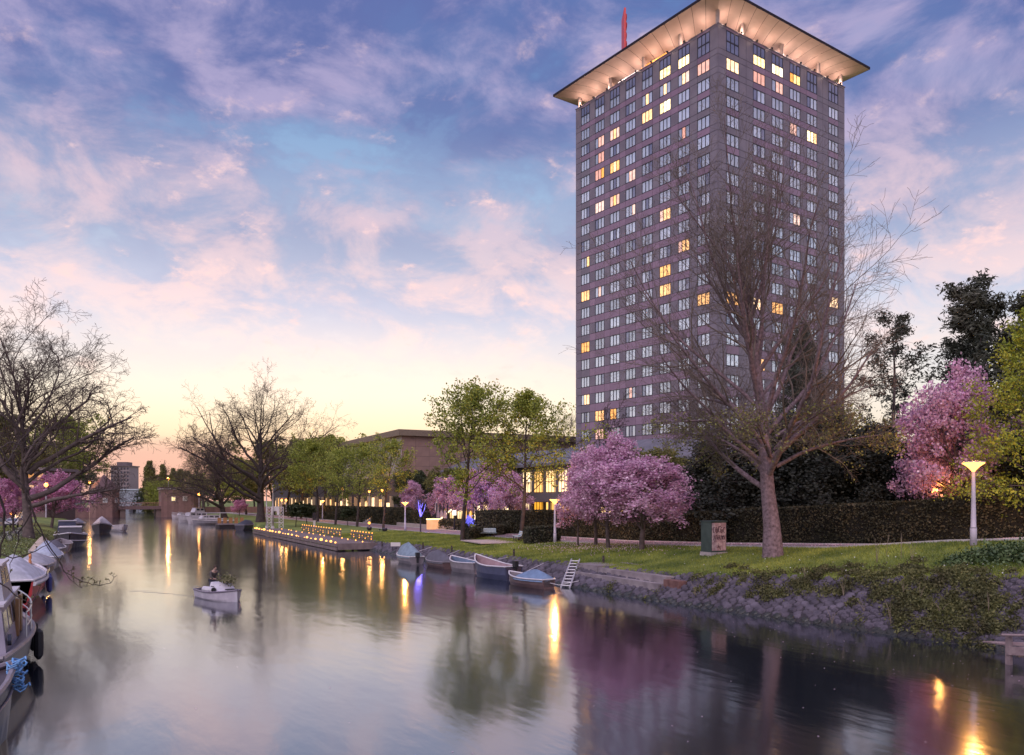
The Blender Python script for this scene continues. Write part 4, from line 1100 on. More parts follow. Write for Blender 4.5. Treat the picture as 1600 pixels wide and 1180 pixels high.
def stone_mat(x, y, z, sl, sc, rz):
    return Matrix.Translation((x,y,z)) @ Matrix.Rotation(-sl, 4, 'Y') @ Matrix.Rotation(rz, 4, 'Z') @ Matrix.Rotation(random.uniform(-.12,.12), 4, 'X') @ Matrix.Diagonal((sc, sc, sc*random.uniform(.55,.95), 1))
vis = [q for q in spots if (q[0]*CY - q[1]*SY)/depth(q[0], q[1]) < .66]
vis.sort(key=lambda q: depth(q[0], q[1]))
for i, q in enumerate(vis[:300]):
    o = link('stone', (wet_me if q[2] < .16+.08*math.sin(q[1]*3.1) else sg_me)[i % 12], emb); o.matrix_local = stone_mat(*q)
mb = MB()
for i, q in enumerate(vis[300:]):
    mb.mi = 1 if q[2] < .16+.08*math.sin(q[1]*3.1) else 0
    M = stone_mat(*q); v, f = sg[i % 12]; mb.add([M @ Vector(p) for p in v], f)
tag(link('far_stones', mb.mesh('far_stones', [stone_pm, wet_pm]), emb), kind='stuff')

# ------------------------------------------------------------------ grass blades, weeds and ground cover
nr = np.random.default_rng(9)
def blades(name, n, srange, tfun, h, w, m, seed):
    nr = np.random.default_rng(seed)
    u = nr.random(n); s = srange[0] + (srange[1]-srange[0])*u**1.5
    f = nr.random(n); t = np.array([tfun(a, b) for a, b in zip(s, f)])
    z = np.array([gz(a, b) for a, b in zip(t, s)])
    a = nr.random(n)*2*PI; hh = h*(.5+nr.random(n)); sc = 1+(s-srange[0])/(srange[1]-srange[0])*1.0
    dx_, dy_ = np.cos(a)*w*sc, np.sin(a)*w*sc; lx_, ly_ = nr.normal(0,.5,n)*hh, nr.normal(0,.5,n)*hh
    V = np.stack([np.stack([t-dx_, s-dy_, z-.03],1), np.stack([t+dx_, s+dy_, z-.03],1), np.stack([t+lx_, s+ly_, z+hh],1)], 1).reshape(-1,3)
    return tag(link(name, np_mesh(name, V, np.arange(3*n).reshape(-1,3), m)), 'short green grass of the sloping lawn by the canal', 'grass', kind='stuff')
blade_m = mat('grass_blade', (0.14,0.19,0.03), 0.8, scale=0.4, col2=(0.33,0.36,0.065), island=0.35, trans=0.25)
def lawn_t(s, f): tw, zb, tb = bank(s); return tb-.25 + (T_ROAD0-.2-tb+.25)*f
blades('grass', 120000, (16, 110), lawn_t, .10, .018, blade_m, 1)
weed_m = mat('weed_leaf', (0.075,0.07,0.028), 0.8, scale=0.7, col2=(0.15,0.155,0.05), island=0.45, trans=0.2)
dry_m = mat('dry_stalk', (0.22,0.17,0.12), 0.9, scale=2)
cs = []
rng = random.Random(12)
def weeds(px, py, rad, n, hang=.0):
    """leafy weed growing at a point of the stone slope"""
    sub_ = [(rng.gauss(0, rad*.55), rng.gauss(0, rad*.55)) for _ in range(max(2, int(n*.8/90)))]
    for _ in range(int(n*.8)):
        q = rng.choice(sub_); a = q[0]+rng.gauss(0, .16); b = q[1]+rng.gauss(0, .16)
        (x, y, z), d = gnd(px, py)
        x += b; y += a
        cs.append((x, y, gz(x, y)+abs(rng.gauss(0, .10))+.03))
for px, py, rad, n in [(1085,902,.5,200),(1110,915,.7,500),(1130,925,.5,300),(1180,900,.9,700),(1190,918,.8,800),(1215,925,.9,900),(1245,922,.8,700),(1230,902,1.2,800),(1268,908,1.0,900),
                       (1290,918,.9,800),(1320,920,.7,500),(1362,905,1.2,1600),(1385,925,1.1,1400),(1400,945,.9,900),(1425,915,1.2,1800),(1450,940,1.2,2000),(1470,915,1.2,1800),(1480,960,1.1,1800),
                       (1505,900,1.0,1200),(1515,930,1.0,1600),(1535,915,.9,1300),(1540,955,.9,1500),(1545,985,.8,1200),(1500,985,.9,1100),(1455,972,.9,900),(1420,965,.8,700),(1565,970,.6,400),(1345,945,.6,300),
                       (1150,890,.9,500),(1290,895,1.4,900),(1350,892,1.4,1100),(1420,893,1.5,1300),(1480,890,1.3,900),(1020,930,.4,60),(960,918,.4,150),(905,890,.4,80),(1335,975,.3,60)]:
    weeds(px, py, rad, n)
V, Q = leaves(np.array(cs), .12, nr, .6)
tag(link('weeds', np_mesh('weeds', V, Q, weed_m)), 'leafy weeds hanging over the stone slope of the bank', 'weeds', kind='stuff')
mb = MB()
for px, py, h in [(1392,975,1.3),(1412,930,.7),(1438,938,.8),(1318,932,.9),(1545,960,1.0),(1470,960,.6),(1258,905,.8),(1370,880,1.5),(1408,874,1.6),(1425,878,1.3),(1385,870,1.4),(1086,930,.9),(1350,955,.5),(1300,975,.8)]:
    (x,y,z), d = gnd(px, py)
    for q in range(3):
        lx_, ly_ = rng.uniform(-.25,.25), rng.uniform(-.3,.3)
        mb.tube([(x,y,z),(x+lx_*.4,y+ly_*.4,z+h*.5),(x+lx_,y+ly_,z+h*(.7+.1*q))], [.014,.011,.005], 4)
tag(link('dry_stalks', mb.mesh('dry_stalks', dry_m)), 'pale dry stalks standing among the bank weeds', 'stalks', kind='stuff')
# ivy mound at the right edge and white flowers
ivy = thing('ivy_mound', 'low mound of dark green ivy at the foot of the white lamp post', 'shrub', gnd(1560, 872)[0])
cs = []
for _ in range(5200):
    px = rng.uniform(1490, 1640); k = (px-1490)/150
    (x,y,z), d = gnd(px, 876 - 6*k)
    b = rng.gauss(0, .55); x += b; y += rng.gauss(0,.3)
    cs.append((x-ivy.location[0], y-ivy.location[1], gz(x,y)+abs(rng.gauss(0,.26))*min(1,k*3+.2)-ivy.location[2]))
V, Q = leaves(np.array(cs), .14, nr, .8)
link('leaves', np_mesh('leaves', V, Q, mat('ivy_leaf', (0.05,0.085,0.03), .6, scale=1, col2=(0.10,0.15,0.05), island=.4)), ivy)
cs = []
for _ in range(150):
    px = rng.uniform(1060, 1590); py = rng.uniform(866, 900); (x,y,z), d = gnd(px, py); cs.append((x,y,z+.1))
V, Q = leaves(np.array(cs), .06, nr, 1)
tag(link('daisies', np_mesh('daisies', V, Q, mat('daisy', (.7,.7,.66), .8))), 'tiny white daisies dotted in the grass', 'daisies', kind='stuff')
cs = []
for _ in range(9000):
    x = -rng.uniform(5.6, 12.5); y = rng.uniform(60, 150); cs.append((x,y,gz(x,y)+abs(rng.gauss(0,.07))))
V, Q = leaves(np.array(cs), .14, nr, .6)
tag(link('bank_weeds', np_mesh('bank_weeds', V, Q, weed_m)), 'rough weeds on the left grass bank above the boats', 'weeds', kind='stuff')
cs = []
for _ in range(700):
    x = -rng.uniform(5.6, 11.5); y = rng.uniform(60, 140); cs.append((x,y,gz(x,y)+.25))
V, Q = leaves(np.array(cs), .07, nr, .9)
tag(link('bank_flowers', np_mesh('bank_flowers', V, Q, mat('cow_parsley', (.62,.62,.5), .8))), 'pale wild flowers on the left grass bank', 'flowers', kind='stuff')

cs = []
for _ in range(3600):
    k = rng.random()
    if k < .45: y = rng.uniform(22, 95); x = T_ROAD1-.1-abs(rng.gauss(0,.5))
    elif k < .6: y = rng.uniform(22, 80); x = rng.uniform(T_ROAD0, T_ROAD1)
    else: y = rng.gauss(56, 5); x = rng.gauss(37.5, 2.2)
    cs.append((x, y, gz(x,y)+.06))
V, Q = leaves(np.array(cs), .09, nr, .8, -3.0)
tag(link('fallen_petals', np_mesh('fallen_petals', V, Q, pale_b_m)), 'fallen pink petals strewn on the street and lawn under the cherries', 'petals', kind='stuff')
cs = []
for _ in range(420):
    y = 8+rng.random()**1.6*75; x = rng.uniform(2, 27) if rng.random() < .4 else 27-abs(rng.gauss(0, 3))
    cs.append((x, y, .008))
V, Q = leaves(np.array(cs), .075, nr, .5); V[:,2] = .006 + np.repeat(np.arange(len(cs)) % 5, 4)*.0008
tag(link('floating_petals', np_mesh('floating_petals', V, Q, pale_b_m)), 'pale petals and bits floating on the dark water', 'petals', kind='stuff')
# ------------------------------------------------------------------ concrete landing steps, ladder, little jetty
conc_m = mat('concrete', (0.20,0.165,0.18), 0.9, scale=1.2, col2=(0.33,0.28,0.29), bump=0.5, bscale=6)
st = thing('landing_steps', 'weathered concrete landing steps set in the stone bank', 'steps', (28.2, 41.5, 0))
part('base_wall', MB().box(.0,-4.4,-.2,.3,4.3,.42), mat('wet_concrete', (0.05,0.04,0.05), .7), st)
part('step', MB().box(.02,-4.7,.42,.55,4.7,.86), conc_m, st)
part('step', MB().box(.56,-4.7,.40,1.3,2.2,1.24), conc_m, st)
part('landing', MB().box(.56,2.25,.40,2.6,4.7,1.36), conc_m, st)
part('slab', MB().box(1.35,-.9,1.2,2.5,1.4,1.34), conc_m, st)
part('slab', MB().box(2.8,.6,1.30,3.9,2.9,1.45), conc_m, st)
part('brick_edge', MB().box(.4,-6.1,.5,1.7,-4.75,1.1), mat('red_brick', (0.13,0.06,0.055), .9, scale=3, col2=(0.21,0.11,0.095)), st)
lad = thing('ladder', 'pale metal ladder leaning down the stone bank to a small tarped boat', 'ladder', (26.5,44.0,.05))
A_ = Vector((0,0,0)); B_ = Vector((3.0,3.6,1.45)); sd = Vector((.35,-.29,0))*.62
alu = mat('aluminium', (0.55,0.53,0.56), 0.45, metal=.4)
part('rail', MB().tube([A_-sd, B_-sd], .06, 6), alu, lad); part('rail', MB().tube([A_+sd, B_+sd], .06, 6), alu, lad)
rg = None
for k in range(9):
    p = A_.lerp(B_, (k+.6)/9.2); m_ = cached('rung', lambda: MB().tube([-sd*1.2, sd*1.2], .04, 6).mesh('rung', alu)); link('rung', m_, lad, p)
jt = thing('mooring_jetty', 'small weathered wooden jetty with a handrail at the lower right edge', 'jetty', (0,0,0))
wood_m = mat('old_wood', (0.20,0.14,0.15), 0.85, scale=3, col2=(0.31,0.235,0.235), bump=.4)
(x0,y0,_), (x1,y1,_) = at(1573,1013,.55), at(1660,1016,.55)
for i, q in enumerate((0.04,.6)): 
    x, y = x0+(x1-x0)*q, y0+(y1-y0)*q
    part('post', MB().box(x-.08,y-.08,-.6,x+.08,y+.08,1.02), wood_m, jt)
part('beam', MB().add([(x0-.06,y0-.12,.34),(x1,y1-.12,.34),(x1,y1-.02,.34),(x0-.06,y0-.02,.34),(x0-.06,y0-.12,.62),(x1,y1-.12,.62),(x1,y1-.02,.62),(x0-.06,y0-.02,.62)],[(0,3,2,1),(4,5,6,7),(0,1,5,4),(1,2,6,5),(2,3,7,6),(3,0,4,7)]), wood_m, jt)
part('handrail', MB().tube([(x0-.35,y0-.02,1.03),(x1,y1-.02,1.03)], .05, 6), wood_m, jt)
dk = MB()
for k in range(6): dk.add([(x0+.0,y0+.02+k*.14,.63),(x1,y1+.02+k*.14,.63),(x1,y1+.14+k*.14,.63),(x0,y0+.14+k*.14,.63),(x0,y0+.02+k*.14,.67),(x1,y1+.02+k*.14,.67),(x1,y1+.14+k*.14,.67),(x0,y0+.14+k*.14,.67)],[(0,3,2,1),(4,5,6,7),(0,1,5,4),(1,2,6,5),(2,3,7,6),(3,0,4,7)])
part('deck_boards', dk, wood_m, jt)

# ------------------------------------------------------------------ the green cabinet with scribbled front
(x, y, z), d = gnd(1115, 866)
cab = thing('utility_cabinet', 'dark green utility cabinet with a graffiti covered pink front on a concrete plinth', 'cabinet', (x, y, z-.1), R(-1))
gr_m = mat('cabinet_green', (0.035,0.055,0.05), 0.6, scale=2, col2=(0.06,0.085,0.075))
W_, D_, H_ = 1.25, 1.0, 1.95
part('plinth', MB().box(-W_/2-.05,-D_/2-.05,-.2,W_/2+.05,D_/2+.05,.26), mat('plinth', (0.36,0.30,0.30), .9, scale=3, col2=(0.46,0.40,0.39)), cab)
part('body', MB().box(-W_/2,-D_/2,.262,W_/2,D_/2,.262+H_), gr_m, cab)
part('lid', MB().box(-W_/2-.06,-D_/2-.06,.264+H_,W_/2+.06,D_/2+.06,.33+H_), gr_m, cab)
part('door', MB().box(-W_/2+.06,-D_/2-.03,.36,W_/2-.05,-D_/2-.004,.2+H_), mat('pink_paint', (0.42,0.25,0.27), .7, scale=5, col2=(0.60,0.42,0.42), lo=.4, hi=.6), cab)
sc_ = MB(); rg_ = random.Random(4); yy = -D_/2-.045
def stroke(pts, r=.016): sc_.tube([(a, yy+.012*rg_.random(), b) for a, b in pts], r, 4)
for i in range(5):                                         # row of round tag letters
    cx_ = -.42+i*.21; cz_ = 1.72+rg_.uniform(-.04,.04)
    stroke([(cx_+.085*math.cos(a*.55)*(1 if i % 2 else .9), cz_+.17*math.sin(a*.55)) for a in range(2, 12 if i % 2 else 10)], .022)
    if i in (1,3): stroke([(cx_-.07,cz_),(cx_+.07,cz_+.01)], .018)
for i in range(5):
    cx_ = -.40+i*.2; cz_ = 1.2
    stroke([(cx_-.07,cz_-.15),(cx_-.02,cz_+.16),(cx_+.05,cz_-.12),(cx_+.09,cz_+.13)], .022)
for i in range(14):
    cx_, cz_ = rg_.uniform(-.4,.45), rg_.uniform(.5,1.9)
    stroke([(cx_+rg_.uniform(-.14,.14), cz_+rg_.uniform(-.16,.16)) for _ in range(5)], .012)
part('graffiti', sc_, mat('graffiti', (0.07,0.02,0.035), .6), cab)

# ------------------------------------------------------------------ street lamps
post_m = mat('lamp_post', (0.46,0.40,0.46), 0.5, scale=1, col2=(0.54,0.48,0.53))
lens_m = glowmat('lamp_lens', (1.0,0.36,0.07), 5.0)
core_m = glowmat('lamp_core', (1.0,0.5,0.12), 6.0)
lamp_l = bpy.data.lights.new('lamp_light', 'POINT'); lamp_l.energy = 1000; lamp_l.color = (1.0,0.42,0.10); lamp_l.shadow_soft_size = 0.16
pm1 = smooth(MB().lathe([(.15,-.1),(.15,.9),(.125,.92),(.10,2.2),(.075,3.62)], 12).mesh('post', post_m))
bm1 = MB().lathe([(.158,.06),(.158,.30)], 12).lathe([(.153,.86),(.153,.91)], 12).mesh('band', mat('lamp_band', (0.3,0.26,0.3), .6))
hm1 = smooth(MB().lathe([(.07,3.62),(.12,3.70),(.30,3.88),(.50,4.02),(.50,4.05),(.25,4.09),(.01,4.10)], 16).mesh('lantern', lens_m))
cm1 = smooth(MB().lathe([(.02,4.101),(.46,4.105),(.52,4.10),(.53,4.06),(.505,4.045)], 16).mesh('cap', post_m))
def lamp(px, py, label, hh=None, power=1.0, pos=None):
    (x, y, z), d = gnd(px, py) if pos is None else (pos, 0)
    o = thing('street_lamp', label, 'street lamp', (x, y, z), 0, 'park street lamps with cone lanterns', hh or 1.0)
    link('post', pm1, o); link('band', bm1, o); link('lantern', hm1, o); link('cap', cm1, o)
    l = bpy.data.objects.new('lamp_light', lamp_l); C.objects.link(l); l.parent = o; l.location = (0,0,4.5)
    return o
lamp(1521, 853, 'white street lamp with glowing cone at the far right in front of the hedge')
lamp(867, 848, 'street lamp half hidden behind the thin trunked cherry')
lamp(633, 830, 'street lamp with orange glow beside the blue lit tree')
lamp(504, 812, 'farther street lamp above the jetty by the slim lime', 1.05)
def bare_lamp(px, py, d, label, h, power, group='orange lamps by the bridge', lens=None, r=.35):
    x, y = at_depth(px, d); z = EYE + (HZ-py)/F*d
    o = thing('lamp', label, 'lamp', (x, y, z-h), 0, group)
    link('post', MB().tube([(0,0,0),(0,0,h-.3)], [.12,.07], 8).mesh('post', post_m), o)
    link('lantern', smooth(MB().lathe([(.1,h-r),(r,h-.05),(r*.9,h+.15),(.08,h+.3)], 10).mesh('lantern', lens or lens_m)), o)
    l = bpy.data.lights.new('lamp_light', 'POINT'); l.energy = power; l.color = (1,.45,.12); l.shadow_soft_size = .3
    lo_ = bpy.data.objects.new('lamp_light', l); C.objects.link(lo_); lo_.parent = o; lo_.location = (0,0,h+.7)
    return o
bare_lamp(263, 748, 275, 'brightest orange lamp above the right end of the bridge', 8, 2500, r=.55)
bare_lamp(140, 754, 255, 'orange lamp left of the pointed gatehouse', 7, 500)
bare_lamp(311, 773, 220, 'yellow lamp glowing through the leaning plane twigs', 4.5, 800)
bare_lamp(72, 758, 125, 'orange lamp showing above the magenta cherry', 5, 600, r=.3)
bare_lamp(18, 802, 150, 'low orange lamp behind the parked cars', 3, 700, r=.3)
for px, py, d, lb in ((440,782,215,'small amber lamp in the garden left of the flagpoles'),(447,782,215,'small amber lamp in the garden beside its twin'),(577,768,172,'hanging white gold lantern before the hall'),(597,767,160,'small gold lantern behind the lime trunk'),(535,765,190,'gold lantern under the lime crowns')):
    bare_lamp(px, py, d, lb, 3.0, 260, 'garden lanterns before the hall', r=.26)
# flood light behind the hedge
(x, y), d = on_t(1457, 47.9)
zl = EYE+(HZ-767)/F*d
fl = thing('floodlight', 'pair of orange floodlights peeping over the tall hedge', 'floodlight', (x, y, gz(x,y)))
hz_ = zl-gz(x,y)
part('post', MB().tube([(0,0,0),(0,0,hz_)], .05, 6), frame_m, fl)
for q in (-.17,.17): part('lamp_head', MB().box(q-.13,-.16,hz_-.14,q+.13,.1,hz_+.14), frame_m, fl); part('lens', MB().box(q-.11,-.175,hz_-.12,q+.11,-.162,hz_+.12), core_m, fl)
l = bpy.data.lights.new('flood_light', 'POINT'); l.energy = 90; l.color = (1,.42,.1); l.shadow_soft_size = .15
lo_ = bpy.data.objects.new('flood_light', l); C.objects.link(lo_); lo_.parent = fl; lo_.location = (0,-.5,hz_+.25)
# warm lights that wash two lime trunks from the ground
for px, py in ((815,843),(599,828)):
    (x,y,z), d = gnd(px, py)
    o = thing('ground_spot', 'small ground spotlight at the foot of the %s lime trunk' % ('broad' if px > 700 else 'pale lit'), 'spotlight', (x-.9, y-1.1, z))
    part('housing', MB().lathe([(.12,-.02),(.13,.18)], 8), frame_m, o)
    l = bpy.data.lights.new('spot_light', 'SPOT'); l.energy = 420; l.color = (1,.5,.12); l.spot_size = R(60); l.shadow_soft_size = .1
    lo_ = bpy.data.objects.new('spot_light', l); C.objects.link(lo_); lo_.parent = o; lo_.location = (0,0,.25)
    lo_.rotation_euler = (R(180-15), R(-12), 0)

# ------------------------------------------------------------------ benches in clipped hedges, paved corner
(x, y, z), d = gnd(775, 846)
pav = tag(link('paved_corner', MB().prism([(-3.2,-3.2),(4.2,-4.4),(4.6,2.0),(-2.6,3.0)], 0, .1).mesh('paved_corner', mat('flagstone', (0.40,0.32,0.31), .85, scale=2, col2=(0.5,0.42,0.40))), None, (x, y, z-.03)), kind='structure')
bench_m = mat('bench_paint', (0.40,0.50,0.54), 0.5, scale=2, col2=(0.48,0.58,0.62))
def bench(px, py, rz, label):
    (x,y,z), d = gnd(px, py)
    b = thing('park_bench', label, 'bench', (x,y,z+.06), rz, 'pale blue benches between the clipped hedges')
    bd_ = cached('bslat', lambda: MB().box(-1.1,-.065,-.02,1.1,.065,.02).mesh('slat', bench_m))
    for k in range(4): link('slat', bd_, b, (0,-.24+k*.15,.46))
    for k in range(3): link('slat', bd_, b, (0,.30+k*.05,.60+k*.15), rot=(R(72),0,0))
    for q in (-.85,.85): part('leg', MB().box(q-.04,-.26,0,q+.04,-.20,.44).box(q-.04,.24,0,q+.04,.30,.5).box(q-.04,-.26,.40,q+.04,.30,.44).tube([(q,.29,.44),(q,.42,.95)],.03,6), frame_m, b)
    return b
bench(760, 840, R(-20), 'pale blue bench standing open on the paved corner')
bench(808, 846, R(-110), 'pale bench mostly hidden by the front clipped hedge')
GB = 'low clipped hedges round the benches'
def boxhedge(pxa, pya, pxb, pyb, w, h, seed, label):
    a, _ = gnd(pxa, pya); b, _ = gnd(pxb, pyb)
    return hedge(label, [b, a], w, h, .17, 90, seed, GB)
boxhedge(722,845,806,832,.9,1.25,21,'clipped low hedge behind the open pale blue bench')
boxhedge(817,850,866,846,1.3,1.6,22,'clipped low hedge in front of the broad lime trunk')

# ------------------------------------------------------------------ jetty with strings of lights
DZ = .80
dock = thing('timber_jetty', 'long timber jetty edged with rows of small golden lights', 'jetty', (0,0,0))
deck_m = mat('deck_wood', (0.16,0.12,0.12), 0.8, scale=1.5, col2=(0.24,0.185,0.18), bump=.3)
s0, s1, t0, t1 = 87.0, 139.0, 23.6, 28.0
boards = MB()
n = 130
for k in range(n):
    a = s0+(s1-s0)*k/n; boards.box(t0, a+.02, DZ-.06, t1, a+(s1-s0)/n-.02, DZ)
tag(part('deck_boards', boards, deck_m, dock), kind='stuff')
part('fascia_beam', MB().box(t0-.14,s0,DZ-.34,t0-.02,s1,DZ+.04), deck_m, dock)
part('lower_beam', MB().box(t0-.22,s0,.06,t0-.05,s1,DZ-.42), deck_m, dock)
part('end_beam', MB().box(t0-.02,s0-.16,.14,t1,s0-.02,DZ+.03), deck_m, dock)
pl_ = MB().tube([(0,0,-.8),(0,0,DZ-.1)], .16, 8).mesh('pile', deck_m)
for k in range(14): link('pile', pl_, dock, (t0+.2, s0+.6+k*(s1-s0-1.2)/13, 0)); 
for k in range(14): link('pile', pl_, dock, (t1-.3, s0+.6+k*(s1-s0-1.2)/13, 0))
edge_l = glowmat('edge_light', (1.0,0.42,0.08), 3.5)
soft_l = glowmat('rail_light', (1.0,0.38,0.07), 2.0)
em_ = MB().lathe([(.06,0),(.13,.06),(.13,.18),(.05,.24)], 8).mesh('edge_light', edge_l)
rr_ = random.Random(3)
for k in range(24):
    o = link('edge_light', em_, dock, (t0-.02+rr_.uniform(-.03,.05), s0+.9+k*(s1-s0-1.6)/23+rr_.uniform(-.5,.5), DZ+.02))
    f = rr_.choice((.4,.5,.7,.8,1.0,1.25)); o.scale = (f,f,f)
for k in range(14): link('edge_light', em_, dock, (t1-.9+rr_.uniform(-.2,.2), s0+2+k*3.4+rr_.uniform(-.6,.6), DZ+.02), sc=.5)
sl_ = MB().lathe([(.03,0),(.065,.04),(.065,.12),(.02,.16)], 8).mesh('rail_light', soft_l)
def rail(label, sa, sb, t, nposts):
    o = thing('jetty_railing', label, 'railing', (t, sa, DZ), 0, 'lit railings along the jetty')
    L = sb-sa
    pmh = cached('rpost', lambda: MB().box(-.07,-.07,0,.07,.07,1.0).mesh('post', deck_m))
    for k in range(nposts):
        y = L*k/(nposts-1)
        link('post', pmh, o, (0,y,0)); link('rail_light', sl_, o, (0,y,1.0)); 
        if k % 2 == 0: link('rail_light', sl_, o, (-.1,y,.35), sc=.8)
        if k % 3 != 2: link('rail_light', sl_, o, (-.1,y,.62), sc=.6)
    part('rail', MB().box(-.05,0,.82,.05,L,.94), deck_m, o)
    part('rail', MB().box(-.045,0,.42,.045,L,.52), deck_m, o)
rail('near railing of the jetty with stacked lights', 87.5, 95.5, 27.6, 8)
rail('long far railing of the jetty with stacked lights', 100.5, 121.5, 27.6, 16)
# two white flagpoles and a white trellis gate at the far end
white_m = mat('white_paint', (0.62,0.57,0.57), 0.5, scale=1, col2=(0.7,0.65,0.64))
fp = smooth(MB().lathe([(.13,0),(.10,6),(.06,10.6),(.10,10.62),(.10,10.75),(.02,10.8)], 10).mesh('pole', white_m))
fpb = MB().lathe([(.24,-.1),(.24,.5)], 10).mesh('base', white_m)
for px, t, yt, lb in ((416.5,26.2,760,'white flagpole nearer the tall plane trunk'),(426.5,26.8,758,'white flagpole rising behind the trellis gate')):
    (x,y), d = on_t(px, t); o = thing('flagpole', lb, 'flagpole', (x,y,DZ), 0, 'white flagpoles on the jetty', ((1,1,(EYE+(HZ-yt)/F*d-DZ)/10.8)))
    link('pole', fp, o); link('base', fpb, o)
(x,y), d = on_t(430, 27.2)
tg = thing('trellis_gate', 'white lattice gate frame beside the flagpoles', 'gate', (x,y,DZ), R(-20), None, (.7,.8,.9))
def trel(x0, x1, z1, name='lattice'):
    mb = MB()
    for a in (x0, x1): mb.box(a-.06,-.06,0,a+.06,.06,z1)
    mb.box(x0+.06,-.05,z1-.1,x1-.06,.05,z1)
    n = 7
    for k in range(n):
        za, zb_ = z1*k/n, z1*(k+1)/n
        mb.tube([(x0,0,za),(x1,0,zb_)], .035, 4); mb.tube([(x1,.06,za),(x0,.06,zb_)], .035, 4)
    part(name, mb, white_m, tg)
trel(-1.9,-.9,4.0); trel(.9,1.9,4.0)
part('lintel', MB().box(-.84,-.06,3.2,.84,.06,4.1).box(-.84,-.07,2.5,-.4,.05,3.2).box(.4,-.07,2.5,.84,.05,3.2), white_m, tg)
part('gate_rail', MB().box(-1.9,-.05,1.0,1.9,.0,1.1), white_m, tg)
(x,y,z), d = gnd(491, 823)
lb_ = thing('life_buoy_post', 'slim white and black post on the grass behind the jetty', 'post', (x,y,z))
part('post', MB().box(-.16,-.16,0,.16,.16,1.1), white_m, lb_); part('box', MB().box(-.25,-.2,1.1,.25,.2,2.4), frame_m, lb_)
# round lit bollards at the start of the path
for px, py, lb in ((577,829,'round dark planter with a gold lamp on the jetty path'),(601,831,'round dark planter at the foot of the pale lit lime')):
    (x,y,z), d = gnd(px, py)
    o = thing('planter', lb, 'planter', (x,y,z), 0, 'round planters on the path')
    part('bowl', MB().lathe([(.15,0),(.34,.15),(.4,.4),(.3,.55)], 12), frame_m, o)
    if px < 590: part('globe', MB().lathe([(.06,.9),(.2,1.0),(.2,1.2),(.06,1.3)], 10), soft_l, o); part('stem', MB().tube([(0,0,.5),(0,0,.95)], .04, 6), frame_m, o)
# garden gate: lit panel, stair cheeks, iron arches, folded parasol, blue glowing shrub
(x,y), d = on_t(678, 45.2)
gp = thing('lit_stair_panel', 'glowing cream panel and rising handrail at the garden stairs', 'stair', (x,y,gz(x,y)), R(-8))
cream = glowmat('cream_glow', (1.0,0.55,0.25), .45, .25, 2, 'NONE'); hot = glowmat('hot_line', (1.0,0.72,0.35), 2.4, sampling='NONE')
part('panel', MB().box(-1.1,-.1,0,1.0,.1,1.45), cream, gp); part('top_strip', MB().box(-1.15,-.14,1.46,1.05,.14,1.62), hot, gp)
part('side_panel', MB().box(1.05,-.1,0,1.45,2.5,1.4), cream, gp); part('handrail', MB().tube([(1.1,0,1.62),(3.6,3.5,2.9)], .1, 6), hot, gp)
(x,y), d = on_t(573, 46.0)
gs = thing('garden_stairs', 'pale side wall of garden stairs rising through the hedge with string lights', 'stair', (x,y,gz(x,y)), R(0))
part('cheek_wall', MB().add([(0,-.15,0),(2.6,-.15,0),(2.6,-.15,2.4),(0,-.15,.5),(0,.15,0),(2.6,.15,0),(2.6,.15,2.4),(0,.15,.5)],[(0,1,2,3),(7,6,5,4),(0,4,5,1),(1,5,6,2),(2,6,7,3),(3,7,4,0)]), mat('stair_wall', (.5,.42,.35), .8), gs)
for k in range(6): link('step', cached('gstep', lambda: MB().box(0,0,0,.45,2.4,.3).mesh('step', conc_m)), gs, (.05+k*.42,.2,k*.3))
for k in range(7): link('light', sl_, gs, (.15+k*.36,-.1,.62+k*.27), sc=.6)
(x,y), d = on_t(690, 46.8)
ga = thing('garden_arches', 'row of pale arched panels between dark iron posts', 'fence', (x,y,gz(x,y)), R(80))
am_ = MB().add([(0,0,0)]+[(1.05*math.cos(PI*q/10), 0, 1.15*math.sin(PI*q/10)) for q in range(11)] + [(0,.06,0)]+[(1.05*math.cos(PI*q/10), .06, 1.15*math.sin(PI*q/10)) for q in range(11)],
   [tuple([0]+list(range(1,12))), tuple([12]+list(reversed(range(13,24))))] + [(q,q+1,q+13,q+12) for q in range(1,11)]).mesh('arch_panel', mat('arch_pale', (.42,.33,.40), .6))
for k in range(3): link('arch_panel', am_, ga, (0, 0, 1.7), rz=0).location = (k*2.5-2.5, 0, 1.7)
for k in range(4): link('post', cached('apost', lambda: MB().tube([(0,0,0),(0,0,3.9)], .11, 6).mesh('post', frame_m)), ga, (k*2.5-3.75,-.05,0))
(x,y), d = on_t(683, 48.2)
ps = thing('folded_parasol', 'closed pale parasol standing above the arched panels', 'parasol', (x,y,gz(x,y)))
part('pole', MB().tube([(0,0,0),(0,0,4.6)], .05, 6), frame_m, ps); part('canopy', MB().lathe([(.28,2.5),(.42,2.9),(.3,3.8),(.1,4.6),(.02,4.8)], 9), mat('parasol_cloth', (.45,.37,.40), .8), ps)
(x,y), d = on_t(734, 45.0)
sp = thing('blue_glow_shrub', 'small shrub with leaves made to glow blue beside the tall dark lime trunk', 'shrub', (x,y,gz(x,y)))
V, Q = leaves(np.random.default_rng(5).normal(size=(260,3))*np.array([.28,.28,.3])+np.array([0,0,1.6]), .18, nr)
link('leaves', np_mesh('leaves', V, Q, glowmat('blue_glow_leaf', (.25,.22,1.0), .75, .6, 2, 'NONE')), sp)  # blue light put into the leaves as glow, standing for a lit statue
part('stem', MB().tube([(0,0,0),(0,0,1.5)], .06, 6), dark_bark_m, sp)
(x,y), d = on_t(710, 45.6)
gl = thing('garden_lantern', 'small white lantern box on a post by the garden stairs', 'lantern', (x,y,gz(x,y)))
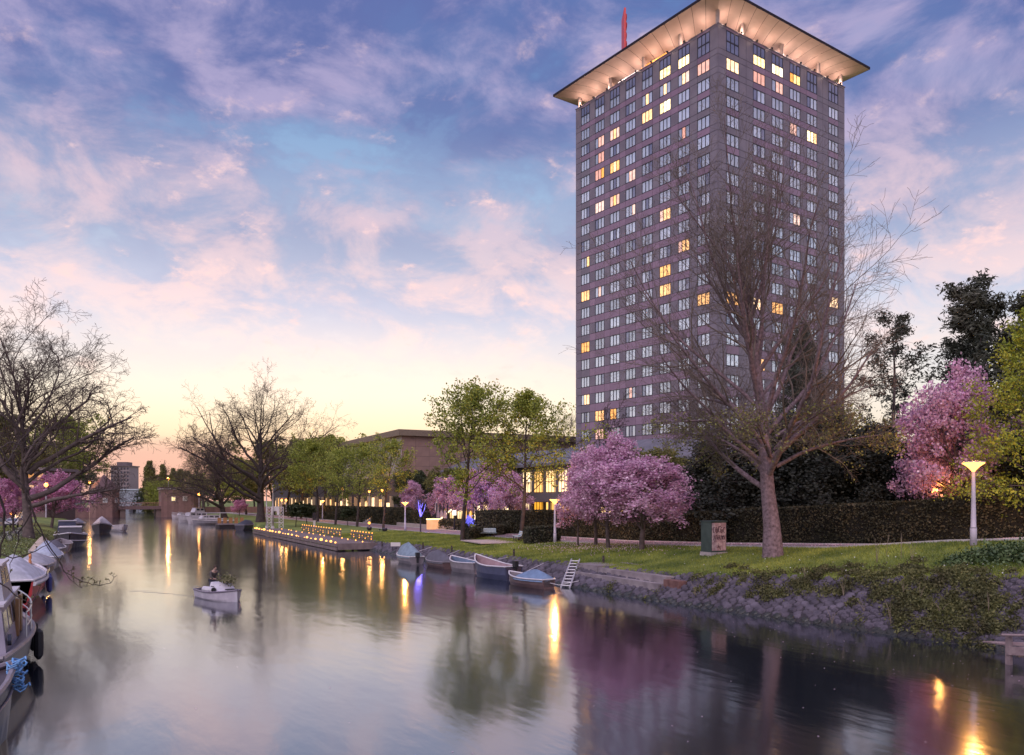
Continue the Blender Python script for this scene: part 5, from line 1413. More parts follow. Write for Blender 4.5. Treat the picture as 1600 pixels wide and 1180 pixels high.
part('post', MB().box(-.08,-.08,0,.08,.08,2.2), frame_m, gl); part('lamp', MB().box(-.2,-.2,2.2,.2,.2,2.9), glowmat('white_lantern', (1,.85,.7), 1.6, sampling='NONE'), gl)
wl_ = tag(link('garden_wall', MB().add([(45.95,106,1.0),(46.3,106,1.0),(46.3,132,1.0),(45.95,132,1.0),(45.95,106,1.75),(46.3,106,1.75),(46.3,132,1.75),(45.95,132,1.75)],[(0,3,2,1),(4,5,6,7),(0,1,5,4),(1,2,6,5),(2,3,7,6),(3,0,4,7)]).mesh('garden_wall', mat('low_wall', (.36,.31,.30), .85, scale=1, col2=(.44,.38,.36)))), 'low pale garden wall at the foot of the hedge', 'wall')
# ------------------------------------------------------------------ boats
def hull_form(L, B, H, stern=.75, rise=.45, n=14, full=2.2):
    st_ = []
    for i in range(n+1):
        u = i/n
        b = B/2*(stern+(1-stern)*math.sin(min(1,u/.5)*PI/2)) * (1.0 if u < .5 else max(.03, 1-((u-.5)/.5)**full))
        z = H*(1+rise*max(0,(u-.35)/.65)**2 + .06*(1-u)**2)
        x = -L/2+L*u + (0.0)
        st_.append((x, b, z, u))
    return st_
def hull_mesh(F_, m, rake=.10, L=4, open_=True):
    mb = MB(); n = len(F_)
    secs = []
    for x, b, z, u in F_:
        k = rake*L*max(0,u-.55)
        pr = [(x-k*1.2, 0, -.30*(1-u*.3)), (x-k*.8, b*.62, -.16), (x-k*.35, b*.93, z*.42), (x, b, z)]
        secs.append([(p[0],-p[1],p[2]) for p in reversed(pr)] + pr[1:])
    k = len(secs[0])
    for s_ in secs: mb.v += s_
    for i in range(n-1):
        for j in range(k-1): mb.f.append((i*k+j, (i+1)*k+j, (i+1)*k+j+1, i*k+j+1)); mb.m.append(0)
    mb.f.append(tuple(range(k))); mb.m.append(0)
    return smooth(mb.mesh('hull', m), False)
def gunwale(F_, w, h, m):
    mb = MB()
    for sg in (-1,1): mb.tube([(x, sg*b, z+h*.3) for x,b,z,u in F_], w, 6)
    x,b,z,u = F_[0]; mb.tube([(x,-b,z+h*.3),(x,b,z+h*.3)], w, 6)
    return mb.mesh('gunwale', m)
def deckcap(F_, m, drop=.08, inset=.04, i0=0, i1=None, name='deck'):
    mb = MB(); Fs = F_[i0:i1]
    for x,b,z,u in Fs: mb.v += [(x,-max(.01,b-inset),z-drop),(x,max(.01,b-inset),z-drop)]
    for i in range(len(Fs)-1): mb.f.append((2*i,2*i+1,2*i+3,2*i+2)); mb.m.append(0)
    return mb.mesh(name, m)
def inner(F_, m, floor=.12):
    mb = MB(); k = 4
    for x,b,z,u in F_:
        bi = max(.02, b-.07); mb.v += [(x,-bi,z),(x,-bi*.75,floor),(x,bi*.75,floor),(x,bi,z)]
    for i in range(len(F_)-1):
        for j in range(3): mb.f.append((i*4+j,i*4+j+1,i*4+5+j,i*4+4+j)); mb.m.append(0)
    mb.f.append((0,3,2,1)); mb.m.append(0)
    return mb.mesh('interior', m)
def tarp_mesh(F_, m, ridge, i0=0, i1=None, over=.05, seed=1, droop=.12, humps=2):
    rng = random.Random(seed); Fs = F_[i0:i1]; mb = MB(); k = 9; n = len(Fs)
    for i,(x,b,z,u) in enumerate(Fs):
        f = i/(n-1); r = ridge*(math.sin(PI*min(1,max(0,f*.92+.05)))**.6)*(1-.10*abs(math.sin(humps*PI*f)))
        for j in range(k):
            q = -1+2*j/(k-1); a = abs(q)
            zz = z + r*(1-a**1.25) - (droop if a > .99 else 0) + rng.uniform(-.022,.022)
            mb.v.append((x+rng.uniform(-.02,.02), q*(b+over), zz))
    for i in range(n-1):
        for j in range(k-1): mb.f.append((i*k+j,(i+1)*k+j,(i+1)*k+j+1,i*k+j+1)); mb.m.append(0)
    mb.f.append(tuple(range(k))); mb.m.append(0); mb.f.append(tuple((n-1)*k+j for j in reversed(range(k)))); mb.m.append(0)
    return smooth(mb.mesh('tarp', m))
black_m = mat('black_rubber', (0.018,0.017,0.02), 0.6)
def hm(name, c, c2=None): return mat('hull_'+name, c, 0.4, scale=2.2, col2=c2 or tuple(x*1.35 for x in c), spec=.5)
def tm_(name, c): return mat('tarp_'+name, c, 0.7, scale=2.5, col2=tuple(min(1,x*1.4) for x in c), bump=.5, bscale=9)
white_h = hm('white', (0.55,0.51,0.56), (0.68,0.64,0.68)); dark_h = hm('dark', (0.045,0.04,0.055)); red_h = hm('red', (0.38,0.035,0.04)); blue_h = hm('blue', (0.06,0.065,0.12)); grey_h = hm('grey', (0.22,0.19,0.21)); brown_h = hm('brown', (0.13,0.08,0.08))
ROT_AWAY = R(90)                                        # bow pointing down the canal
def outboard(o, F_):
    x,b,z,u = F_[0]
    part('outboard_motor', MB().bbox((x-.18,0,z+.18),(.34,.3,.42)).bbox((x-.2,0,z-.25),(.16,.14,.5)), black_m, o)
def boat(label, x, y, L, B, H, hull_m, trim, kind='open', rz=ROT_AWAY, tarp=None, ridge=.5, group=None, stern=.75, name='moored_boat', motor=False, inner_m=None, cover=(0,None), seed=1, rise=.45):
    o = thing(name, label, 'boat', (x,y,0), rz, group)
    F_ = hull_form(L,B,H,stern,rise)
    link('hull', hull_mesh(F_, hull_m, L=L), o)
    link('gunwale', gunwale(F_, .035+.004*L, .05, trim), o)
    if kind == 'open' or cover != (0,None):
        link('interior', inner(F_, inner_m or grey_h), o)
        for q in (.3,.6):
            i = int(q*(len(F_)-1)); xx,b,z,u = F_[i]; part('thwart', MB().box(xx-.14,-b+.06,z*.62,xx+.14,b-.06,z*.62+.05), wood_m, o)
    if tarp: link('tarp', tarp_mesh(F_, tarp, ridge, cover[0], cover[1], seed=seed), o)
    if motor: outboard(o, F_)
    if group and group.startswith('small boats'):
        part('mooring_rope', MB().tube([(L/2-.1,-.05,H*1.3),(L/2+.3,-1.3,H*1.05),(L/2+.6,-3.3,1.15)], .018, 4), white_h, o)
    return o, F_
def wpos(px, py): x,y,_ = at(px, py, 0.0); return x, y
GR = 'small boats moored below the stone bank'
y_tr = white_m
x,y = 24.9, 68.4; boat('grey hulled boat under a peaked blue grey tarpaulin farthest along the stone bank', x,y,4.8,1.75,.62,grey_h,y_tr,'tarp',R(88),tm_('bluegrey',(.16,.21,.26)),1.2,GR,motor=True,seed=2)
x,y = 25.6, 63.0; boat('dark boat under a low charcoal tarpaulin next to the blue grey tarped one', x,y,4.6,1.7,.5,brown_h,grey_h,'tarp',R(91),tm_('charcoal',(.085,.08,.10)),.9,GR,seed=3)
x,y = 25.6, 57.6; boat('open dinghy with white rim and blue inside', x,y,4.4,1.8,.78,grey_h,white_h,'open',R(95),None,0,GR,stern=.55,inner_m=hm('blueinside',(.12,.16,.24)),seed=4)
x,y = 25.5, 52.2; o,F_ = boat('blue open boat with pale rim and a black outboard motor', x,y,4.9,2.0,.92,blue_h,white_h,'open',R(98),None,0,GR,motor=True,inner_m=hm('pinkinside',(.30,.2,.22)),seed=5,rise=.7)
part('crate', MB().bbox((.5,0,.55),(.9,.8,.3)), mat('red_crate',(.25,.08,.08),.8), o); part('number_plate', MB().box(-1.6,-.93,.3,-1.35,-.9,.5), white_h, o); part('fender', MB().tube([(-2.2,-.75,.6),(-2.2,-.78,.05)], .1, 8), black_m, o)
x,y = 25.1, 46.3; o,F_ = boat('small boat half covered by a crumpled blue tarpaulin by the ladder', x,y,4.4,1.7,.55,brown_h,white_h,'open',R(97),tm_('blue',(.13,.19,.30)),.6,GR,cover=(0,10),seed=6,stern=.6)
part('rope', MB().tube([(-2.1,0,.4),(-2.6,-.5,.25),(-3.2,-1.6,.5)], .02, 5), white_h, o)
# left bank boats, nearest first
GL = 'boats moored along the left bank'
def cabin(o, x0, x1, w, z0, z1, m, win_m, slope=.25, wins=3, name='cabin'):
    s_ = slope
    part(name, MB().add([(x0,-w/2,z0),(x1,-w/2,z0),(x1,w/2,z0),(x0,w/2,z0),(x0+s_*.3,-w/2*.88,z1),(x1-s_,-w/2*.88,z1),(x1-s_,w/2*.88,z1),(x0+s_*.3,w/2*.88,z1)],[(0,3,2,1),(4,5,6,7),(0,1,5,4),(1,2,6,5),(2,3,7,6),(3,0,4,7)]), m, o)
    part('roof', MB().box(x0+s_*.3-.08,-w/2*.88-.08,z1,x1-s_+.1,w/2*.88+.08,z1+.07), white_h, o)
    L = (x1-s_-x0-s_*.3)
    for k in range(wins):
        a = x0+s_*.3+L*(k+.14)/wins; b = a+L*.74/wins
        for sg in (-1,1):
            y0_ = w/2*(1-.12*.42)*sg; y1_ = w/2*(1-.12*.86)*sg; za = z0+(z1-z0)*.42; zb_ = z0+(z1-z0)*.86; e = .012*sg
            part('window', MB().add([(a,y0_+e,za),(b,y0_+e,za),(b,y1_+e,zb_),(a,y1_+e,zb_),(a,y0_-e,za),(b,y0_-e,za),(b,y1_-e,zb_),(a,y1_-e,zb_)],[(0,1,2,3),(7,6,5,4),(0,4,5,1),(1,5,6,2),(2,6,7,3),(3,7,4,0)]), win_m, o)
    for sg in (-1,1):                                   # stern and bow windows
        y0_, y1_ = sg*.08*w, sg*.38*w
        xs = x0+s_*.3*.55-.012; part('window', MB().box(xs-.02,min(y0_,y1_),z0+(z1-z0)*.5,xs+.02,max(y0_,y1_),z0+(z1-z0)*.86), win_m, o)
boat_win = mat('boat_window', (0.05,0.055,0.075), 0.12, spec=.8)
def pulpit(o, F_, i0, h, m, r=.025):
    mb = MB()
    for sg in (-1,1):
        mb.tube([(x,sg*max(.05,b-.06),z+h) for x,b,z,u in F_[i0:]], r, 5); mb.tube([(x,sg*max(.05,b-.06),z+h*.5) for x,b,z,u in F_[i0:]], r*.7, 5)
        for x,b,z,u in F_[i0::2]: mb.tube([(x,sg*max(.05,b-.06),z-.03),(x,sg*max(.05,b-.06),z+h)], r, 5)
    part('railing', mb, m, o)
chrome = mat('chrome_rail', (0.62,0.60,0.63), 0.3, metal=.6)
# A: dark hull whose bow carries a blue rope
o,F_ = boat('dark steel boat cut by the left edge with a tangled blue rope at its bow', -3.62, 18.6, 9.0,2.3,1.25,dark_h,grey_h,'deck',R(65),None,0,GL,rise=.35,seed=11)
link('deck', deckcap(F_, hm('deckbrown',(.06,.045,.05)), .06), o)
bx_,bb,bz_,_ = F_[-1]
rp = MB(); rg_ = random.Random(6)
for k in range(16):
    a = rg_.random()*6.28; c = (bx_-.35+rg_.uniform(-.12,.12), -.30+rg_.uniform(-.08,.08), bz_+.14-k*.045)
    rp.tube([(c[0]+.17*math.cos(a+q*.8), c[1]+.13*math.sin(a+q*.8), c[2]+.05*math.sin(q*2.1)) for q in range(8)], .022, 5)
part('rope', rp, mat('blue_rope', (.12,.32,.62), .8, scale=8, col2=(.25,.45,.75)), o)
part('bow_rail', MB().tube([(bx_-3.4,-.9,bz_-.1),(bx_-3.4,-.9,bz_+.75),(bx_-1.3,-.35,bz_+.82),(bx_-1.3,-.35,bz_-.05)], .035, 6).tube([(bx_-3.4,-.9,bz_+.35),(bx_-1.3,-.35,bz_+.4)], .03, 6), chrome, o)
part('rope_coil', MB().lathe([(.12,0),(.34,.02),(.38,.1),(.3,.2),(.14,.18)], 10, (bx_-2.2,-.2,bz_-.1)), mat('tan_rope', (.32,.2,.1), .9), o)
part('rub_rail', MB().tube([(x,-b*.985,z*.72) for x,b,z,u in F_], .03, 6), grey_h, o)
# B: the cruiser with wheelhouse
o,F_ = boat('white cabin cruiser with wooden door and black fenders by the left edge', -3.45, 31.4, 10.4,3.3,1.15,dark_h,grey_h,'deck',R(90),None,0,GL,rise=.5,seed=12)
link('deck', deckcap(F_, hm('deckgrey',(.13,.11,.13)), .05), o)
lav = hm('lavender', (.30,.27,.34), (.38,.34,.42))
cabin(o, -4.4, 1.6, 2.5, 1.12, 2.55, lav, boat_win, .4, 4)
cabin(o, -3.4, -.4, 2.2, 2.62, 3.65, hm('wheelhouse',(.30,.30,.34)), boat_win, .7, 2, 'wheelhouse')
part('foredeck_trunk', MB().add([(1.62,-.9,1.15),(3.3,-.5,1.3),(3.3,.5,1.3),(1.62,.9,1.15),(1.62,-.8,1.75),(3.1,-.42,1.65),(3.1,.42,1.65),(1.62,.8,1.75)],[(0,3,2,1),(4,5,6,7),(0,1,5,4),(1,2,6,5),(2,3,7,6),(3,0,4,7)]), lav, o)
part('door', MB().box(.3,-1.29,1.2,.85,-1.2,2.4), mat('varnished_door', (.30,.16,.07), .4), o)
part('door', MB().box(-.9,-1.3,1.2,-.45,-1.2,2.4), MATS['varnished_door'], o)
pulpit(o, F_, 5, .85, chrome)
for i, sg in ((8,-1),(10,-1),(11,-1)):
    xx,b,z,u = F_[i]; part('fender', MB().lathe([(.05,-.55),(.14,-.42),(.155,-.1),(.14,.4),(.05,.5)], 8, (xx, sg*(b+.14), z*.55)), black_m, o)
part('porthole', MB().tube([(-3.9,-1.24,1.55),(-3.9,-1.34,1.55)], .17, 10), boat_win, o)
part('cabin_lamp', MB().bbox((2.2,-1.05,1.25),(.22,.12,.22)), glowmat('cabin_glow', (1,.45,.1), 3.0, sampling='NONE'), o)
# C: red sloop with white canopy
o,F_ = boat('red hulled cruiser under a pale peaked canopy with blue fenders', -4.0, 54.6, 9.6,3.1,1.25,red_h,white_h,'tarp',R(90),tm_('pale',(.42,.42,.47)),1.35,GL,cover=(0,10),rise=.45,seed=13)
link('deck', deckcap(F_, white_h, .03), o)
part('bulwark_strip', MB().tube([(x,-b*1.005,z*.86) for x,b,z,u in F_], .13, 6).tube([(x,b*1.005,z*.86) for x,b,z,u in F_], .13, 6), white_h, o)
for i in (7,9,11):
    xx,b,z,u = F_[i]; part('fender', MB().lathe([(.04,-.6),(.14,-.5),(.15,.3),(.04,.4)], 8, (xx,-(b+.14),z*.6)), mat('blue_fender',(.05,.06,.22),.5), o)
for k in range(3): part('window', MB().box(-1.3+k*1.3,-1.62,1.30,-.5+k*1.3,-1.585,1.5), boat_win, o)
part('life_ring', MB().tube([(3.6+.3*math.cos(q*PI/6), -.5, 1.95+.3*math.sin(q*PI/6)) for q in range(13)], .07, 6), mat('ring',(.7,.3,.12),.6), o)
boat('low brown boat with grey patched cover behind the red cruiser', -3.8, 69.0, 7.2,2.5,.95,brown_h,grey_h,'tarp',R(90),tm_('greyl',(.30,.29,.32)),.85,GL,seed=14,cover=(0,12))
boat('motor boat under a pale blue tarpaulin with pointed ridge', -3.5, 78.2, 7.0,2.4,.95,grey_h,white_h,'tarp',R(90),tm_('paleblue',(.33,.36,.44)),1.25,GL,seed=15)
boat('small boat under a tan cover beyond the pale blue tarpaulin', -4.2, 86.5, 5.2,2.2,.9,brown_h,grey_h,'tarp',R(90),tm_('tan',(.38,.30,.25)),1.35,GL,seed=16)
o,F_ = boat('black round ended barge with white rubbing strakes', -2.5, 112.0, 10.0,3.6,1.3,dark_h,white_h,'deck',R(-90),None,0,GL,rise=.35,seed=17)
link('deck', deckcap(F_, hm('deckdark',(.06,.05,.06)), .06), o); part('rub_rail', MB().tube([(x,-b*.96,z*.5) for x,b,z,u in F_], .07, 6).tube([(x,b*.96,z*.5) for x,b,z,u in F_], .07, 6), white_h, o)
cabin(o, -2.5, 2.2, 2.6, 1.25, 2.3, dark_h, boat_win, .3, 3)
o,F_ = boat('dark blue cabin boat behind the black barge', -3.2, 126.0, 9.0,3.0,1.1,blue_h,white_h,'deck',R(-90),None,0,GL,seed=18); cabin(o,-2.5,2.0,2.3,1.1,2.7,blue_h,boat_win,.4,3); link('deck', deckcap(F_, grey_h, .06), o)
boat('low grey dinghy with a charcoal cover between tan cover and black barge', -3.6, 93.5, 5.6,2.2,.8,grey_h,white_h,'tarp',R(90),tm_('char2',(.10,.09,.11)),.8,GL,seed=31)
boat('brown open boat directly before the black barge', -3.2, 101.0, 6.2,2.3,.85,brown_h,grey_h,'open',R(92),None,0,GL,seed=32)
boat('small blue tarped boat in the gap behind the white cruiser', -4.1, 43.0, 5.4,2.2,.8,blue_h,white_h,'tarp',R(90),tm_('navy',(.09,.11,.17)),.9,GL,seed=33)
boat('dark boat with a pale pointed cover close to the gatehouse', 1.2, 152.0, 8.0,3.0,1.3,dark_h,grey_h,'tarp',R(-95),tm_('paleend',(.40,.36,.38)),1.5,GL,seed=19)
boat('white open boat beside the pale pointed cover', 4.0, 160.0, 7.0,2.6,.9,white_h,white_h,'open',R(-80),None,0,GL,seed=20)
boat('grey tarped boat near the magenta cherry end', -3.3, 140.0, 8.0,2.8,1.0,grey_h,white_h,'tarp',R(90),tm_('darkblue',(.10,.11,.16)),1.0,GL,seed=21)
boat('dark boat farthest along the left bank', -2.8, 176.0, 8.0,2.8,1.1,dark_h,grey_h,'tarp',R(90),tm_('grey2',(.2,.19,.22)),1.0,GL,seed=22)
# white boats under the plane trees
GW = 'white boats under the plane trees'
def wb_(label, px, py, L, B, H, hullm, cab=None, rz=R(20), fly=False):
    x,y = wpos(px,py); o,F_ = boat(label, x,y,L,B,H,hullm,white_h,'deck',rz,None,0,GW)
    link('deck', deckcap(F_, white_h, .05), o)
    if cab: cabin(o, *cab, white_h, boat_win, .5, 3)
    if fly: cabin(o, cab[0]+.6, cab[1]-1.6, cab[2]*.8, cab[4]+.1, cab[4]+1.1, white_h, boat_win, .5, 2, 'flybridge')
    pulpit(o, F_, 7, .7, chrome, .04)
    return o, F_
wb_('small white motor boat with its nose towards the gatehouse', 284, 811, 6.0,2.4,.9,white_h,(-1.5,1.2,1.8,.9,1.6),R(-160))
wb_('white cruiser with raised flybridge under the plane trees', 303, 816, 8.5,3.0,1.3,white_h,(-3,2.0,2.4,1.3,2.4),R(-155),True)
wb_('long low white sloop with windows next to the flybridge cruiser', 322, 818, 9.0,2.8,1.0,white_h,(-3.0,1.5,2.2,1.0,1.9),R(-165))
o,F_ = wb_('flat white tour boat with open railing frame', 336, 819.5, 10,3.0,.8,hm('tourgrey',(.30,.28,.32)),None,R(-170))
part('frame', MB().tube([(-4.5,-1.3,.8),(-4.5,-1.3,2.6),(4.0,-1.2,2.6),(4.0,-1.2,.9)], .06, 6).tube([(-4.5,1.3,.8),(-4.5,1.3,2.6),(4.0,1.2,2.6),(4.0,1.2,.9)], .06, 6).tube([(-1.5,-1.3,.8),(-1.5,-1.3,2.6)],.05,6).tube([(1.5,-1.3,.8),(1.5,-1.3,2.6)],.05,6), white_h, o)
x,y = wpos(361,824)
bg_ = thing('landing_barge', 'dark wooden landing stage with orange boards between the trees and the jetty', 'barge', (x,y,0), R(0))
part('float', MB().box(-2.6,-2.5,-.2,3.0,2.5,.55), mat('float_dark',(.03,.02,.02),.8), bg_); part('deck', MB().box(-2.7,-2.6,.56,3.1,2.6,.72), deck_m, bg_)
for k in range(5): part('board', MB().box(-2.3+k*1.1,2.2,.74,-1.6+k*1.1,2.35,1.9), mat('orange_board',(.42,.2,.08),.7), bg_)
x,y = wpos(384,828); boat('dark tarped boat between landing stage and jetty', x,y,6.0,2.4,.9,dark_h,grey_h,'tarp',R(60),tm_('black',(.05,.05,.07)),1.0,GW,seed=25)
x,y = at(207,801.5,0)[:2]; o,F_ = boat('dark silhouetted boat coming under the far bridge', x,y,8,3,1.2,dark_h,grey_h,'deck',R(-90),None,0,None,name='motor_boat'); cabin(o,-2,1.5,2.4,1.2,2.8,dark_h,boat_win,.4,2); link('deck', deckcap(F_, dark_h, .06), o)

# ------------------------------------------------------------------ the sloop under way with its helmsman
x,y = wpos(346,936)
hd = R(-72)
o,F_ = boat('white motor boat under way in mid canal with a white console and a fender roll', x,y,3.9,1.75,.62,hm('lilac',(.50,.45,.52),(.64,.58,.64)),hm('trimdark',(.16,.13,.17)),'open',hd,None,0,None,name='motor_boat',stern=.85,rise=.35,inner_m=hm('inwhite',(.45,.42,.47)))
o.location.z = -.2
link('deck', deckcap(F_, hm('foredeck',(.56,.52,.60)), .02, .05, 8, None, 'foredeck'), o)
part('windscreen_cabin', MB().add([(-.35,-.62,.55),(.75,-.55,.62),(.75,.55,.62),(-.35,.62,.55),(-.25,-.50,1.18),(.25,-.46,1.10),(.25,.46,1.10),(-.25,.50,1.18)],[(0,3,2,1),(4,5,6,7),(0,1,5,4),(1,2,6,5),(2,3,7,6),(3,0,4,7)]), hm('console',(.60,.56,.64),(.72,.68,.74)), o)
part('window', MB().add([(-.365,-.45,.72),(-.365,.45,.72),(-.29,.42,1.06),(-.29,-.42,1.06)],[(0,3,2,1)]).box(-.1,-.585,.78,.25,-.56,.98), boat_win, o)
part('fender_roll', MB().tube([(-.5,-.76,.78),(.55,-.72,.80)], .17, 10), white_h, o); part('fender_cap', MB().tube([(.551,-.72,.80),(.58,-.72,.80)], .14, 10), black_m, o)
part('cleat', MB().bbox((1.3,0,.82),(.2,.1,.08)), black_m, o)
part('hatch', MB().bbox((1.0,.1,.80),(.5,.5,.05)), black_m, o)
wk = MB(); fx, fy = math.cos(hd), math.sin(hd)
for k in range(5):
    a = 1.6+k*1.25; wd = .8+k*.42
    for sg in (-1,1):
        pts_ = []
        for q in range(6):
            bk = a+q*.28; sd_ = sg*(wd*(.35+.65*q/5)); pts_.append((x-fx*bk-fy*sd_, y-fy*bk+fx*sd_, -.076+.002*q))
        wk.tube(pts_, [.05,.078,.084,.084,.078,.05], 10)
tag(link('wake_ripples', smooth(wk.mesh('wake_ripples', wm))), 'low ripples of the wake spreading behind the motor boat', 'wake', kind='stuff')
# bundle of green foliage carried on the deck
bun = thing('foliage_bundle', 'olive bundle of leafy branches lying on the motor boat', 'plants', (x,y,-.18), hd)
cc = np.random.default_rng(8).normal(size=(420,3))*np.array([.34,.20,.13])+np.array([.42,.15,1.30])
V, Q = leaves(cc, .15, nr, .5)
link('leaves', np_mesh('leaves', V, Q, mat('olive', (.12,.12,.05), .8, scale=3, col2=(.24,.22,.11), island=.4)), bun)
part('stems', MB().tube([(-.5,.1,1.30),(.3,.15,1.22),(.7,.2,1.30)], .05, 6), bark_m, bun)
def skin(name, pts, edges, rad, m, parent, sub=1, root=0):
    me = bpy.data.meshes.new(name); me.from_pydata(pts, edges, []); me.materials.append(m)
    ob = link(name, me, parent)
    md = ob.modifiers.new('skin', 'SKIN'); me.skin_vertices[0].data[root].use_root = True
    for v, r in zip(me.skin_vertices[0].data, rad): v.radius = (r, r) if not isinstance(r, tuple) else r
    md.use_smooth_shade = True
    if sub: s_ = ob.modifiers.new('sub', 'SUBSURF'); s_.levels = sub; s_.render_levels = sub
    return ob
per = thing('person', 'person standing in the motor boat in a dark jacket leaning forward over the wheel', 'person', (x,y,0), hd)
skin_m = mat('skin', (.42,.26,.20), .6)
z0 = .10; bx0 = -1.15                                   # feet on the floor near the stern
J = dict(pel=(bx0,0,z0+.92), waist=(bx0+.06,0,z0+1.08), chest=(bx0+.20,0,z0+1.30), sh=(bx0+.26,0,z0+1.40), neck=(bx0+.31,0,z0+1.49), head=(bx0+.38,0,z0+1.60), crown=(bx0+.40,0,z0+1.70), nose=(bx0+.50,0,z0+1.575))
pts = list(J.values()); ed = [(0,1),(1,2),(2,3),(3,4),(4,5),(5,6),(5,7)]; rad = [.13,.12,.15,.11,.055,.088,.07,.02]
tr_p = [J['pel']]; tr_e = []; tr_r = [.14]; jk_p = [J['pel'],J['waist'],J['chest'],J['sh']]; jk_e = [(0,1),(1,2),(2,3)]; jk_r = [.155,.15,.18,.13]
for sg in (-1,1):
    i = len(pts); hip = (bx0,sg*.10,z0+.86); knee = (bx0+.10,sg*.13,z0+.48); ank = (bx0-.02,sg*.14,z0+.07); toe = (bx0+.16,sg*.15,z0+.04)
    pts += [hip,knee,ank,toe]; ed += [(0,i),(i,i+1),(i+1,i+2),(i+2,i+3)]; rad += [.10,.065,.045,.035]
    k = len(tr_p); tr_p += [hip,knee,(ank[0],ank[1],ank[2]+.05)]; tr_e += [(0,k),(k,k+1),(k+1,k+2)]; tr_r += [.115,.08,.065]
    i = len(pts); shd = (bx0+.24,sg*.19,z0+1.38); elb = (bx0+.36,sg*.26,z0+1.12); wr = (bx0+.58,sg*.17,z0+1.02); palm = (bx0+.66,sg*.15,z0+1.01)
    pts += [shd,elb,wr,palm]; ed += [(3,i),(i,i+1),(i+1,i+2),(i+2,i+3)]; rad += [.065,.045,.03,.034]
    k = len(jk_p); jk_p += [shd,elb,(wr[0]-.02,wr[1],wr[2])]; jk_e += [(3,k),(k,k+1),(k+1,k+2)]; jk_r += [.085,.062,.05]
    for q in range(4):
        j = len(pts); yq = palm[1]+(q-1.5)*.022; ln = (.055,.07,.065,.05)[q]
        pts += [(palm[0]+.05,yq,palm[2]+.005),(palm[0]+.05+ln*.6,yq,palm[2]-.03)]; ed += [(i+3,j),(j,j+1)]; rad += [.009,.008]
    j = len(pts); pts += [(palm[0]+.01,palm[1]-sg*.045,palm[2]+.01),(palm[0]+.05,palm[1]-sg*.06,palm[2]-.01)]; ed += [(i+3,j),(j,j+1)]; rad += [.011,.009]
skin('body', pts, ed, rad, skin_m, per)
skin('jacket', jk_p, jk_e, jk_r, mat('jacket', (.055,.045,.048), .8, scale=6, col2=(.12,.10,.09)), per)
skin('trousers', tr_p, tr_e, tr_r, mat('trousers', (.05,.05,.075), .85), per)
part('hair', MB().lathe([(.03,-.09),(.093,-.03),(.098,.03),(.07,.09),(.01,.115)], 10, (bx0+.365,0,z0+1.66)), mat('hair', (.06,.035,.025), .8), per)
part('eyes', MB().bbox((bx0+.462,.035,z0+1.61),(.02,.022,.014)).bbox((bx0+.462,-.035,z0+1.61),(.02,.022,.014)), black_m, per)
part('collar', MB().lathe([(.075,0),(.085,.06)], 10, (bx0+.30,0,z0+1.44)), mat('collar', (.45,.42,.42), .8), per)

# ------------------------------------------------------------------ parked cars and bicycles on the left bank
carw = mat('car_glass', (0.10,0.12,0.16), 0.1, spec=.9); tyre_m = black_m
def car(label, px, t, col, rz, van=False):
    (x,y), d = on_t(px, t)
    o = thing('parked_car', label, 'car', (x,y,1.42), rz, 'cars parked on the left bank')
    pm_ = mat('car_'+label.split()[0], col, .3, var=.04, coat=.6)
    h = 1.9 if van else 1.45
    pr = [(-2.1,.35),(2.1,.35),(2.15,.75),(1.2,.95),(.55,h-.05),(-1.5 if not van else -2.0,h),(-2.1,1.0)]
    for sg, nm in ((0,'body'),):
        mb = MB(); n = len(pr)
        ws = [.86,.86,.86,.84,.68,.68,.84]
        mb.v += [(a,-w,b) for (a,b),w in zip(pr,ws)] + [(a,w,b) for (a,b),w in zip(pr,ws)]
        for f in [tuple(range(n)), tuple(reversed(range(n,2*n)))] + [(i,i+n,(i+1)%n+n,(i+1)%n) for i in range(n)]: mb.f.append(f); mb.m.append(0)
        part('body', mb, pm_, o)
    part('windscreen', MB().add([(1.12,-.74,1.0),(1.12,.74,1.0),(.62,.62,h-.12),(.62,-.62,h-.12)],[(0,1,2,3)]).add([(1.16,-.74,1.0),(1.16,.74,1.0),(.66,.62,h-.12),(.66,-.62,h-.12)],[(0,1,2,3)]), carw, o)
    for sg in (-1,1):
        part('side_window', MB().add([(.85,sg*.83,1.02),(-1.6,sg*.84,1.05),(-1.35,sg*.72,h-.12),(.48,sg*.72,h-.12)],[(0,1,2,3)]), carw, o)
        part('headlight', MB().bbox((2.1,sg*.62,.68),(.12,.32,.16)), white_h, o)
        for xx in (-1.3,1.3): part('wheel', MB().tube([(xx,sg*.74,.32),(xx,sg*.9,.32)], .32, 12), tyre_m, o)
    part('bumper', MB().bbox((2.14,0,.45),(.14,1.6,.18)), frame_m, o)
    return o
car('silver car parked nose to the water under the magenta cherry', 22, -10.8, (.50,.50,.55), R(-100))
car('white van standing behind the silver car', 33, -12.2, (.66,.66,.68), R(-95), True)
car('pale blue car tucked against the huge plane trunk', 40, -10.5, (.42,.47,.52), R(-80))
